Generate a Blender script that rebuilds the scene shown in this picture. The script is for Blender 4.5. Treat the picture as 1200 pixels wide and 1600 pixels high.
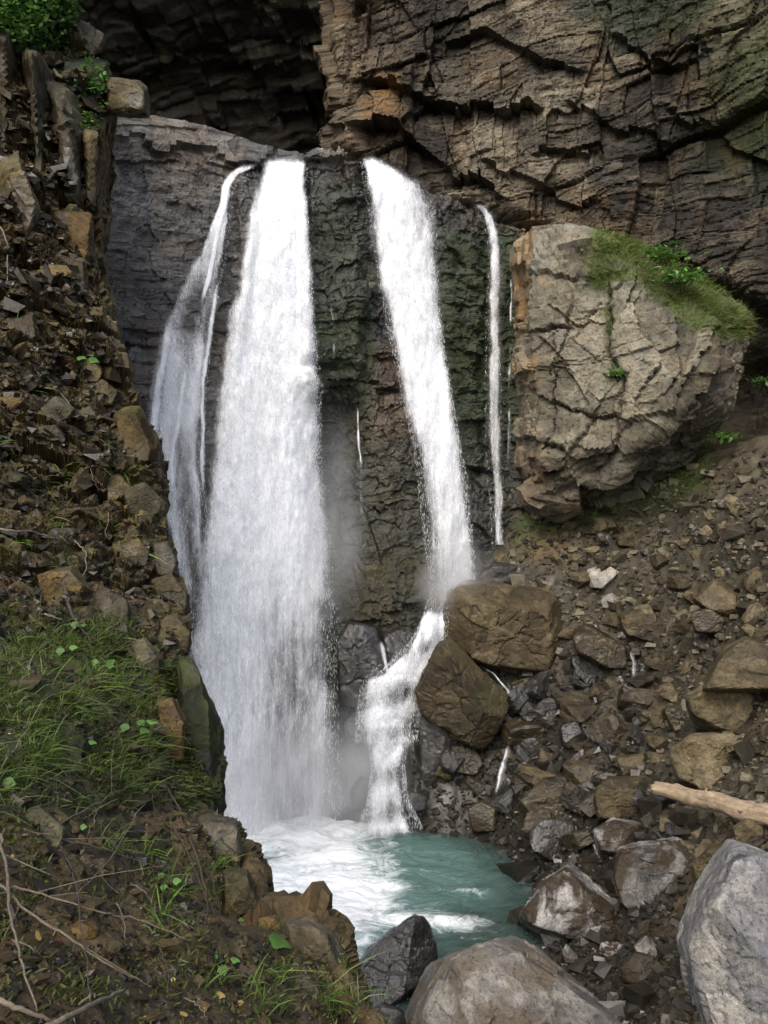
import bpy, math, random
import numpy as np
from mathutils import Vector, Matrix

# ---------------------------------------------------------------- camera, light
for o in list(bpy.data.objects):
    bpy.data.objects.remove(o)
scene = bpy.context.scene
COL = scene.collection
F = 1556.0                      # focal length in pixels of a 1200 x 1600 picture

cam_d = bpy.data.cameras.new('camera')
cam = bpy.data.objects.new('camera', cam_d)
COL.objects.link(cam)
cam_d.sensor_fit = 'VERTICAL'
cam_d.sensor_height = 36.0
cam_d.sensor_width = 27.0
cam_d.lens = 35.01
cam_d.clip_end = 500
cam_d.clip_start = 0.05
cam.location = (0, 0, 0)
cam.rotation_euler = (math.radians(90), 0, 0)
scene.camera = cam

SUN_EL, SUN_AZ = 44.0, 198.0    # azimuth clockwise from +Y: behind the camera, a little to the left
w = bpy.data.worlds.new("World")
scene.world = w
w.use_nodes = True
nt = w.node_tree
nt.nodes.clear()
sky = nt.nodes.new('ShaderNodeTexSky')
sky.sky_type = 'NISHITA'
sky.sun_disc = False
sky.sun_elevation = math.radians(SUN_EL)
sky.sun_rotation = math.radians(SUN_AZ)
sky.air_density = 1.0
sky.dust_density = 4.0
sky.ozone_density = 0.6
bg = nt.nodes.new('ShaderNodeBackground')
bg.inputs[1].default_value = 0.15
out = nt.nodes.new('ShaderNodeOutputWorld')
nt.links.new(sky.outputs[0], bg.inputs[0])
nt.links.new(bg.outputs[0], out.inputs[0])

sun_d = bpy.data.lights.new('sun', 'SUN')
sun_d.energy = 1.3
sun_d.angle = math.radians(38)
sun_d.color = (1.0, 0.97, 0.92)
sun = bpy.data.objects.new('sun', sun_d)
COL.objects.link(sun)
_el, _az = math.radians(SUN_EL), math.radians(SUN_AZ)
_to = Vector((math.sin(_az) * math.cos(_el), math.cos(_az) * math.cos(_el), math.sin(_el)))
sun.rotation_euler = _to.to_track_quat('Z', 'Y').to_euler()
sun.location = _to * 60

vs = scene.view_settings
scene.display_settings.display_device = 'sRGB'
vs.view_transform = 'Standard'
vs.look = 'None'
vs.exposure = 1.15
vs.gamma = 1.0
vs.use_curve_mapping = False
scene.render.film_transparent = False
scene.render.engine = 'CYCLES'
cy = scene.cycles
cy.use_denoising = True
cy.max_bounces = 7
cy.diffuse_bounces = 3
cy.glossy_bounces = 2
cy.transmission_bounces = 3
cy.transparent_max_bounces = 20
cy.volume_bounces = 1
cy.sample_clamp_indirect = 4.0
cy.use_adaptive_sampling = True
cy.adaptive_threshold = 0.02

R = random.Random(7)
rng = np.random.default_rng(11)


def P(px, py, Y):
    """World point seen at photograph pixel (px, py) when it stands Y metres ahead."""
    return np.stack([(np.asarray(px, float) - 600) / F * Y, np.asarray(Y, float) + 0 * np.asarray(px, float),
                     (800 - np.asarray(py, float)) / F * Y], axis=-1)


def proj(p):
    return 600 + F * p[..., 0] / p[..., 1], 800 - F * p[..., 2] / p[..., 1]


def ss(a, b, x):
    t = np.clip((x - a) / (b - a), 0, 1)
    return t * t * (3 - 2 * t)


def lut(x, pts):
    """Smooth-ish piecewise interpolation through (x, y) pairs."""
    pts = sorted(pts)
    return np.interp(x, [p[0] for p in pts], [p[1] for p in pts])


# ---------------------------------------------------------------- noise
def _h(ix, iy, iz, seed):
    h = (ix.astype(np.uint32) * np.uint32(374761393) + iy.astype(np.uint32) * np.uint32(668265263)
         + iz.astype(np.uint32) * np.uint32(2147483647) + np.uint32((seed * 1274126177) & 0xffffffff))
    h = (h ^ (h >> np.uint32(13))) * np.uint32(1274126177)
    h = (h ^ (h >> np.uint32(16))) * np.uint32(2246822519)
    return h ^ (h >> np.uint32(15))


def _r(h):
    return (h & np.uint32(0xffffff)).astype(np.float32) / np.float32(0xffffff)


def vnoise(p, seed=0):
    """Value noise in -1..1."""
    p = np.asarray(p, np.float32)
    i = np.floor(p).astype(np.int64)
    f = (p - i).astype(np.float32)
    u = f * f * f * (f * (f * 6 - 15) + 10)
    res = 0
    for dx in (0, 1):
        wx = u[..., 0] if dx else 1 - u[..., 0]
        for dy in (0, 1):
            wy = u[..., 1] if dy else 1 - u[..., 1]
            for dz in (0, 1):
                wz = u[..., 2] if dz else 1 - u[..., 2]
                res = res + wx * wy * wz * _r(_h(i[..., 0] + dx, i[..., 1] + dy, i[..., 2] + dz, seed))
    return res * 2 - 1


_ROT = np.array(Matrix.Rotation(0.7, 3, Vector((0.4, 0.7, 0.6)).normalized()))


def fbm(p, octv=4, seed=0, gain=0.5, lac=2.03, ridge=False):
    p = np.asarray(p, np.float64)
    a, s, tot = 1.0, 0, 0
    for k in range(octv):
        n = vnoise(p, seed + k * 17)
        if ridge:
            n = 1 - 2 * np.abs(n)
        s = s + a * n
        tot += a
        a *= gain
        p = (p @ _ROT.T) * lac + 3.1
    return s / tot


def worley(p, seed=0):
    """F1, F2, offset to the nearest cell point and three random numbers of that cell."""
    p = np.asarray(p, np.float32)
    shp = p.shape[:-1]
    p = p.reshape(-1, 3)
    i = np.floor(p).astype(np.int64)
    f1 = np.full(len(p), 9.0, np.float32)
    f2 = np.full(len(p), 9.0, np.float32)
    best = np.zeros((len(p), 3), np.float32)
    hid = np.zeros(len(p), np.uint32)
    for dx in (-1, 0, 1):
        for dy in (-1, 0, 1):
            for dz in (-1, 0, 1):
                cx, cy_, cz = i[:, 0] + dx, i[:, 1] + dy, i[:, 2] + dz
                h = _h(cx, cy_, cz, seed)
                h2 = (h * np.uint32(747796405)) ^ (h >> np.uint32(9))
                h3 = (h2 * np.uint32(2891336453)) ^ (h2 >> np.uint32(11))
                d = np.stack([p[:, 0] - cx - _r(h), p[:, 1] - cy_ - _r(h2), p[:, 2] - cz - _r(h3)], 1).astype(np.float32)
                dd = (d * d).sum(1)
                m = dd < f1
                f2 = np.where(m, f1, np.minimum(f2, dd))
                f1 = np.where(m, dd, f1)
                best[m] = d[m]
                hid[m] = h3[m]
    a = (hid * np.uint32(2654435769)) ^ (hid >> np.uint32(7))
    b = (a * np.uint32(2246822519)) ^ (a >> np.uint32(13))
    c = (b * np.uint32(3266489917)) ^ (b >> np.uint32(16))
    rnd = np.stack([_r(a), _r(b), _r(c)], 1)
    return np.sqrt(f1).reshape(shp), np.sqrt(f2).reshape(shp), best.reshape(shp + (3,)), rnd.reshape(shp + (3,))


def facets(p, scale, seed, rot=None, tilt=0.8, warp=0.25):
    """Broken-rock relief: every cell is a tilted plane. Returns height in about -1..1, crack distance, cell random."""
    q = np.asarray(p, np.float64)
    if rot is not None:
        q = q @ rot.T
    q = q / np.asarray(scale, float)
    if warp:
        q = q + warp * np.stack([vnoise(q * 1.7 + 5, seed + 1), vnoise(q * 1.7 + 9, seed + 2), vnoise(q * 1.7 + 13, seed + 3)], -1)
    f1, f2, d, r = worley(q, seed)
    t = (r - 0.5) * 2 * tilt
    h = (r[..., 0] - 0.5) * 1.6 + (d * t[..., [1, 2, 0]]).sum(-1)
    return h, f2 - f1, r


def blocks(p, rot, size, seed, warp=0.12, tilt=0.5, skew=0.0):
    """Bedded and jointed rock: courses of broken blocks with flat, slightly tilted faces.
    size: length along the bed, depth, bed thickness. Returns height in about -1..1, distance to the nearest joint and cell random."""
    q = np.asarray(p, np.float64) @ rot.T
    q = q + warp * size[2] * 2.5 * np.stack([vnoise(q / size[0] * 0.8 + 3, seed + 1), 0 * q[..., 0], vnoise(q / size[0] * 0.9 + 7, seed + 2)], -1)
    b = q[..., 2] / size[2]
    b = b + 0.55 * vnoise(np.stack([b * 0 + seed, b * 0.7, b * 0 + 1.5], -1), seed + 3)      # beds of unequal thickness
    jb = np.floor(b)
    fb = b - jb
    one = np.zeros(jb.shape, np.int64) + 5
    hb = _r(_h(jb.astype(np.int64), one, one, seed + 4))
    wl = size[0] * (0.6 + 0.9 * _r(_h(jb.astype(np.int64), one + 3, one, seed + 5)))
    a = (q[..., 0] + skew * q[..., 2]) / wl + hb * 17.3
    a = a + 0.3 * vnoise(np.stack([a * 0.9, jb * 3.7, 0 * a], -1), seed + 6)
    ja = np.floor(a)
    fa = a - ja
    c = np.floor(q[..., 1] / size[1] + hb * 5)
    h = _h(ja.astype(np.int64), jb.astype(np.int64), c.astype(np.int64), seed + 7)
    r0, r1, r2 = _r(h), _r(h * np.uint32(747796405) ^ (h >> np.uint32(9))), _r(h * np.uint32(2891336453) ^ (h >> np.uint32(11)))
    H = (hb - 0.5) * 0.9 + (r0 - 0.5) * 1.2 + tilt * ((r1 - 0.5) * (fa - 0.5) * 2 + (r2 - 0.35) * (fb - 0.5))
    e = np.minimum(np.minimum(fa, 1 - fa) * wl, np.minimum(fb, 1 - fb) * size[2])
    return H, e, np.stack([r0, r1, r2], -1)


# ---------------------------------------------------------------- objects
def tag(o, label=None, cat=None, group=None, kind=None):
    if label:
        o['label'] = label
    if cat:
        o['category'] = cat
    if group:
        o['group'] = group
    if kind:
        o['kind'] = kind
    return o


def link(o, parent=None):
    COL.objects.link(o)
    if parent is not None:
        o.parent = parent
    return o


def empty(name, loc=(0, 0, 0)):
    o = bpy.data.objects.new(name, None)
    o.empty_display_size = 0.2
    o.location = loc
    return link(o)


def mesh_np(name, verts, faces, mat=None, smooth=True, attrs=None, uv=None):
    """faces: (n,3) or (n,4) int array."""
    verts = np.ascontiguousarray(verts, np.float32).reshape(-1, 3)
    faces = np.ascontiguousarray(faces, np.int32)
    n, k = faces.shape
    me = bpy.data.meshes.new(name)
    me.vertices.add(len(verts))
    me.vertices.foreach_set('co', verts.ravel())
    me.loops.add(n * k)
    me.loops.foreach_set('vertex_index', faces.ravel())
    me.polygons.add(n)
    me.polygons.foreach_set('loop_start', np.arange(0, n * k, k, dtype=np.int32))
    if smooth:
        me.polygons.foreach_set('use_smooth', np.ones(n, bool))
    else:
        me.polygons.foreach_set('use_smooth', np.zeros(n, bool))
    for an, av in (attrs or {}).items():
        a = me.attributes.new(an, 'FLOAT', 'POINT')
        a.data.foreach_set('value', np.ascontiguousarray(av, np.float32).ravel())
    if uv is not None:
        l = me.uv_layers.new(name='uv')
        l.data.foreach_set('uv', np.ascontiguousarray(np.asarray(uv, np.float32).reshape(-1, 2)[faces.ravel()]).ravel())
    if mat is not None:
        me.materials.append(mat)
    me.update()
    me.validate()
    return me


def obj(name, me, parent=None, loc=None):
    o = bpy.data.objects.new(name, me)
    if loc is not None:
        o.location = loc
    return link(o, parent)


def grid_faces(nu, nv):
    i = np.arange(nu * nv).reshape(nu, nv)
    return np.stack([i[:-1, :-1], i[1:, :-1], i[1:, 1:], i[:-1, 1:]], -1).reshape(-1, 4)


def grid_normals(p):
    du = np.gradient(p, axis=0)
    dv = np.gradient(p, axis=1)
    n = np.cross(du, dv)
    return n / np.maximum(np.linalg.norm(n, axis=-1, keepdims=True), 1e-9)


def blur(d, n=1):
    for _ in range(n):
        d = np.pad(d, 1, 'edge')
        d = (d[:-2] + 2 * d[1:-1] + d[2:]) / 4
        d = (d[:, :-2] + 2 * d[:, 1:-1] + d[:, 2:]) / 4
    return d


def cracks(px, py, lines, s_=1.0):
    """Joints along polylines: a groove, with the rock on one side standing a little prouder."""
    d = np.zeros_like(px)
    for pts, w_, deep, stp in lines:
        best = np.full(px.shape, 1e9)
        side = np.zeros_like(px)
        for (x0, y0), (x1, y1) in zip(pts[:-1], pts[1:]):
            ex, ey = x1 - x0, y1 - y0
            L2 = ex * ex + ey * ey
            t = np.clip(((px - x0) * ex + (py - y0) * ey) / L2, 0, 1)
            dx, dy = px - x0 - t * ex, py - y0 - t * ey
            r = np.hypot(dx, dy)
            m = r < best
            best = np.where(m, r, best)
            side = np.where(m, np.sign(ex * dy - ey * dx), side)
        d += -deep * 0.55 * np.exp(-(best / (0.55 * w_)) ** 2) + 1.4 * stp * (side > 0) * np.exp(-best / 40)
    return d


def tps(xy, z, q, smooth=0.0):
    """Thin-plate spline through scattered points."""
    xy, z = np.asarray(xy, float), np.asarray(z, float)
    n = len(xy)
    d = np.linalg.norm(xy[:, None] - xy[None], axis=-1)
    K = np.where(d > 0, d * d * np.log(np.maximum(d, 1e-12)), 0) + smooth * np.eye(n)
    A = np.zeros((n + 3, n + 3))
    A[:n, :n] = K
    A[:n, n] = 1
    A[:n, n + 1:] = xy
    A[n, :n] = 1
    A[n + 1:, :n] = xy.T
    sol = np.linalg.solve(A, np.concatenate([z, np.zeros(3)]))
    q = np.asarray(q, float)
    shp = q.shape[:-1]
    q = q.reshape(-1, 2)
    res = np.empty(len(q))
    for s in range(0, len(q), 40000):
        c = q[s:s + 40000]
        d = np.linalg.norm(c[:, None] - xy[None], axis=-1)
        res[s:s + 40000] = np.where(d > 0, d * d * np.log(np.maximum(d, 1e-12)), 0) @ sol[:n] + sol[n] + c @ sol[n + 1:]
    return res.reshape(shp)


# ---------------------------------------------------------------- materials
class NT:
    def __init__(self, name):
        self.m = bpy.data.materials.new(name)
        self.m.use_nodes = True
        self.t = self.m.node_tree
        self.t.nodes.clear()
        self.out = self.t.nodes.new('ShaderNodeOutputMaterial')

    def n(self, typ, **kw):
        nd = self.t.nodes.new(typ)
        for k, v in kw.items():
            setattr(nd, k, v)
        return nd

    def put(self, sock, v):
        if isinstance(v, bpy.types.NodeSocket):
            self.t.links.new(v, sock)
        elif v is not None:
            if isinstance(v, (tuple, list)) and len(v) == 3 and sock.type == 'RGBA':
                v = (*v, 1)
            sock.default_value = v

    def math(self, op, a, b=None, c=None, clamp=False):
        nd = self.n('ShaderNodeMath', operation=op, use_clamp=clamp)
        for i, v in enumerate((a, b, c)):
            if v is not None:
                self.put(nd.inputs[i], v)
        return nd.outputs[0]

    def mix(self, f, a, b, blend='MIX'):
        nd = self.n('ShaderNodeMix', data_type='RGBA', blend_type=blend, clamp_factor=True)
        self.put(nd.inputs[0], f)
        self.put(nd.inputs[6], a)
        self.put(nd.inputs[7], b)
        return nd.outputs[2]

    def mixf(self, f, a, b):
        nd = self.n('ShaderNodeMix', data_type='FLOAT', clamp_factor=True)
        self.put(nd.inputs[0], f)
        self.put(nd.inputs[2], a)
        self.put(nd.inputs[3], b)
        return nd.outputs[0]

    def step(self, v, a, b, lo=0.0, hi=1.0):
        nd = self.n('ShaderNodeMapRange', interpolation_type='SMOOTHSTEP')
        self.put(nd.inputs[0], v)
        self.put(nd.inputs[1], a)
        self.put(nd.inputs[2], b)
        self.put(nd.inputs[3], lo)
        self.put(nd.inputs[4], hi)
        return nd.outputs[0]

    def noise(self, vec, scale, detail=6, rough=0.6, dist=0.0):
        nd = self.n('ShaderNodeTexNoise')
        self.put(nd.inputs['Vector'], vec)
        nd.inputs['Scale'].default_value = scale
        nd.inputs['Detail'].default_value = detail
        nd.inputs['Roughness'].default_value = rough
        nd.inputs['Distortion'].default_value = dist
        return nd.outputs[0]

    def voro(self, vec, scale, feature='F1', out=0):
        nd = self.n('ShaderNodeTexVoronoi', feature=feature)
        self.put(nd.inputs['Vector'], vec)
        nd.inputs['Scale'].default_value = scale
        return nd.outputs[out]

    def mapv(self, vec, scale=(1, 1, 1), loc=(0, 0, 0), rot=(0, 0, 0)):
        nd = self.n('ShaderNodeMapping')
        self.put(nd.inputs[0], vec)
        nd.inputs[1].default_value = loc
        nd.inputs[2].default_value = rot
        nd.inputs[3].default_value = scale
        return nd.outputs[0]

    def attr(self, name):
        return self.n('ShaderNodeAttribute', attribute_name=name).outputs['Fac']

    def ramp(self, f, stops, interp='LINEAR'):
        nd = self.n('ShaderNodeValToRGB')
        self.put(nd.inputs[0], f)
        cr = nd.color_ramp
        cr.interpolation = interp
        while len(cr.elements) > 1:
            cr.elements.remove(cr.elements[-1])
        cr.elements[0].position = stops[0][0]
        cr.elements[0].color = (*stops[0][1], 1)
        for p, c in stops[1:]:
            e = cr.elements.new(p)
            e.color = (*c, 1)
        return nd.outputs[0]

    def bump(self, h, strength, dist, normal=None):
        nd = self.n('ShaderNodeBump')
        nd.inputs['Strength'].default_value = strength
        nd.inputs['Distance'].default_value = dist
        self.put(nd.inputs['Height'], h)
        if normal is not None:
            self.put(nd.inputs['Normal'], normal)
        return nd.outputs[0]

    def bsdf(self, col, rough, normal=None, spec=0.5, **kw):
        nd = self.n('ShaderNodeBsdfPrincipled')
        self.put(nd.inputs['Base Color'], col)
        self.put(nd.inputs['Roughness'], rough)
        self.put(nd.inputs['Specular IOR Level'], spec)
        if normal is not None:
            self.put(nd.inputs['Normal'], normal)
        for k, v in kw.items():
            self.put(nd.inputs[k.replace('_', ' ')], v)
        return nd.outputs[0]

    def surf(self, s):
        self.t.links.new(s, self.out.inputs[0])
        return self.m


def rock_mat(name, dark, mid, light, scale=1.0, rough=0.75, wetrough=0.28, bump=0.03, stain=(0.16, 0.085, 0.03),
             moss=(0.022, 0.045, 0.010), wetdark=0.55, rand=False, layer=None, wet0=0.0, veins=0.0, dirt=0.0, dirtcol=(0.07, 0.052, 0.03), dmin=0.45):
    k = NT(name)
    tc = k.n('ShaderNodeTexCoord').outputs['Object']
    if rand:
        oi = k.n('ShaderNodeObjectInfo').outputs['Random']
        add = k.n('ShaderNodeVectorMath', operation='ADD')
        k.put(add.inputs[0], tc)
        cx = k.n('ShaderNodeCombineXYZ')
        for i, mul in enumerate((37.0, 91.0, 53.0)):
            k.put(cx.inputs[i], k.math('MULTIPLY', oi, mul))
        k.put(add.inputs[1], cx.outputs[0])
        tc = add.outputs[0]
    vec = tc if layer is None else k.mapv(tc, scale=layer[0], rot=layer[1])
    n1 = k.noise(vec, 0.55 * scale, 8, 0.62, 0.6)
    n2 = k.noise(vec, 3.2 * scale, 9, 0.68, 0.3)
    n3 = k.noise(tc, 17 * scale, 6, 0.7)
    n4 = k.noise(tc, 70 * scale, 4, 0.7)
    tone = k.attr('tone')
    v = k.math('ADD', k.math('MULTIPLY', n1, 0.75), k.math('MULTIPLY', n2, 0.65))
    v = k.math('ADD', v, k.math('MULTIPLY', tone, 0.36))
    v = k.math('ADD', v, k.math('MULTIPLY', n3, 0.22))
    if rand:
        v = k.math('ADD', v, k.math('MULTIPLY', k.math('SUBTRACT', oi, 0.5), 0.22))
    v = k.math('SUBTRACT', v, 0.49)
    col = k.ramp(v, [(0.27, dark), (0.5, mid), (0.7, light), (0.95, tuple(min(1, c * 1.25) for c in light))])
    # warm and cool patches
    hue = k.step(k.noise(tc, 0.9 * scale, 5, 0.6, 0.8), 0.42, 0.62)
    col = k.mix(k.math('MULTIPLY', hue, 0.5), col, k.mix(1.0, col, (0.82, 0.9, 1.06), 'MULTIPLY'))
    # rusty stains
    st = k.math('ADD', k.attr('stain'), k.math('MULTIPLY', k.step(k.noise(tc, 1.3 * scale, 6, 0.65, 0.4), 0.56, 0.74), 0.35))
    st = k.math('MULTIPLY', st, k.step(n2, 0.3, 0.6), clamp=True)
    col = k.mix(st, col, stain)
    if veins:
        ve = k.voro(k.mapv(tc, scale=(1, 1, 1.7)), 1.6 * scale, 'DISTANCE_TO_EDGE')
        ve = k.step(k.math('ADD', ve, k.math('MULTIPLY', k.math('SUBTRACT', n2, 0.5), 0.12)), 0.0, 0.035, 1, 0)
        col = k.mix(k.math('MULTIPLY', ve, veins), col, (0.5, 0.48, 0.44))
    if dirt:
        geo = k.n('ShaderNodeNewGeometry')
        di = k.step(k.math('ADD', k.noise(tc, 0.9 * scale, 7, 0.62, 0.7), k.math('MULTIPLY', n3, 0.12)), 0.5, 0.6)
        col = k.mix(k.math('MULTIPLY', di, dirt), col, dirtcol)
    # moss
    ms = k.math('MULTIPLY', k.attr('moss'), k.step(k.math('ADD', k.math('MULTIPLY', n2, 0.6), k.math('MULTIPLY', n3, 0.5)), 0.38, 0.62), clamp=True)
    mc = k.mix(n3, tuple(c * 0.55 for c in moss), tuple(c * 1.6 for c in moss))
    col = k.mix(ms, col, mc)
    # wetness
    wet = k.math('ADD', k.math('MULTIPLY', k.attr('wet'), k.step(n1, 0.2, 0.6, 0.6, 1.0)), wet0, clamp=True)
    col = k.mix(wet, col, k.mix(1.0, col, (wetdark, wetdark, wetdark * 1.02), 'MULTIPLY'))
    sp = k.math('MULTIPLY', k.step(n4, 0.3, 0.7, 0.7, 1.3), k.step(n3, 0.34, 0.5, 0.5, 1.08))
    cc = k.n('ShaderNodeCombineXYZ')
    for i in range(3):
        k.put(cc.inputs[i], sp)
    col = k.mix(1.0, col, cc.outputs[0], 'MULTIPLY')
    rg = k.mixf(k.math('MULTIPLY', wet, k.step(n2, 0.25, 0.7, 0.45, 1.0)), rough, wetrough)
    rg = k.mixf(ms, rg, 0.9)
    hgt = k.math('ADD', k.math('MULTIPLY', n2, 1.0), k.math('MULTIPLY', n3, 0.42))
    hgt = k.math('ADD', hgt, k.math('MULTIPLY', n4, 0.13))
    nb = k.bump(hgt, 0.9, bump / scale)
    return k.surf(k.bsdf(col, rg, nb, spec=k.mixf(wet, 0.22, 0.55)))


M = {}
M['cliff'] = rock_mat('cliff_rock', (0.0169, 0.0147, 0.0116), (0.0659, 0.0556, 0.0394), (0.1552, 0.1312, 0.0914), 1.0, bump=0.07,
                      layer=((0.7, 1, 2.6), (0, math.radians(20), 0)), stain=(0.12, 0.07, 0.028), wetrough=0.35)
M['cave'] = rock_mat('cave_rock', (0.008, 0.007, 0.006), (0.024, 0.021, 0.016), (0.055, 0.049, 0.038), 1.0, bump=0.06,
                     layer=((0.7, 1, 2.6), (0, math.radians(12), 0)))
M['wall'] = rock_mat('wet_slab_rock', (0.0179, 0.0173, 0.0170), (0.0560, 0.0540, 0.0510), (0.1792, 0.1706, 0.1550), 1.15, bump=0.06,
                     layer=((0.5, 1, 3.2), (0, math.radians(10), 0)), wetrough=0.13, wetdark=0.55, moss=(0.02, 0.038, 0.007), stain=(0.15, 0.09, 0.035))
M['buttress'] = rock_mat('pale_buttress_rock', (0.0340, 0.0307, 0.0229), (0.0980, 0.0891, 0.0651), (0.1850, 0.1693, 0.1250), 0.9, bump=0.05,
                         moss=(0.045, 0.065, 0.014), stain=(0.2, 0.115, 0.04), rough=0.85)
M['bank'] = rock_mat('bank_earth', (0.0101, 0.0070, 0.0024), (0.0342, 0.0239, 0.0081), (0.0856, 0.0626, 0.0230), 2.2, bump=0.05,
                     moss=(0.03, 0.05, 0.009), stain=(0.075, 0.043, 0.015), wetrough=0.25, wet0=0.15)
M['scree'] = rock_mat('scree_earth', (0.0120, 0.0101, 0.0063), (0.0300, 0.0255, 0.0158), (0.0638, 0.0555, 0.0353), 2.6, bump=0.035,
                      moss=(0.05, 0.075, 0.015), stain=(0.15, 0.09, 0.035), wet0=0.1)
BR = ((0.5, 0.5, 0.5), (0, 0, 0))


# ---------------------------------------------------------------- back cave wall
def cave_wall():
    nu, nv = 300, 210
    u = np.linspace(0, 1, nu)[:, None]
    v = np.linspace(0, 1, nv)[None, :]
    px = -60 + 700 * u + 0 * v
    py = 330 - 520 * v + 0 * u
    # hangs forward with height: deep and dark at the bottom right
    Y = 36.5 - 8.5 * v ** 0.9 + 1.5 * u * (1 - v) - 2.0 * (1 - u) ** 2
    p = P(px, py, Y)
    n = grid_normals(p)
    if n[..., 1].mean() > 0:
        n = -n
    rot = np.array(Matrix.Rotation(math.radians(12), 3, 'Y'))
    h1, e1, r1 = blocks(p, rot, (3.4, 8, 1.3), 3, 0.12, 0.6, 0.3)
    h2, e2, r2 = blocks(p, rot, (1.2, 3, 0.5), 5, 0.15, 0.8, 0.3)
    h3, e3, r3 = blocks(p, rot, (0.45, 1.5, 0.2), 6, 0.2, 0.9, 0.3)
    d = 0.75 * h1 + 0.32 * h2 + 0.12 * h3 + 0.25 * fbm(p * 0.5, 3, 8) - 0.15 * (1 - ss(0, 0.08, e1))
    p = p + n * d[..., None]
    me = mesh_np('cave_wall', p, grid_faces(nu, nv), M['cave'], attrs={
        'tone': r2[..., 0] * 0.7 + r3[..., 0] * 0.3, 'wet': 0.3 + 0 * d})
    tag(obj('cave_wall', me), 'dark overhanging rock face of the shadowed gorge behind the top of the waterfall', 'rock face', kind='structure')


cave_wall()


# ---------------------------------------------------------------- right cliff
def roof_lines(px, py, lines):
    """Overhanging ledges: rock stands out above each line and is cut back below it."""
    d = np.zeros_like(px)
    for li, (pts, amt, up, dn) in enumerate(lines):
        amt = amt * (0.5 if li >= 2 else 0.9)
        xs = [q[0] for q in pts]
        yl = np.interp(px, xs, [q[1] for q in pts]) + 16 * np.round(1.6 * vnoise(np.stack([px * 0.028, 0 * px + xs[0], py * 0.004], -1), 9)) / 1.6
        amt = amt * (0.75 + 0.6 * vnoise(np.stack([px * 0.02, 0 * px + xs[-1], 0 * px], -1), 19))
        fade = ss(xs[0] - 18, xs[0] + 10, px) * (1 - ss(xs[-1] - 10, xs[-1] + 18, px))
        t = py - yl
        d += amt * fade * np.where(t < 0, np.exp(t / up) * 0.55, -np.exp(-t / dn) * ss(-1, 5, t))
    return d


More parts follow.
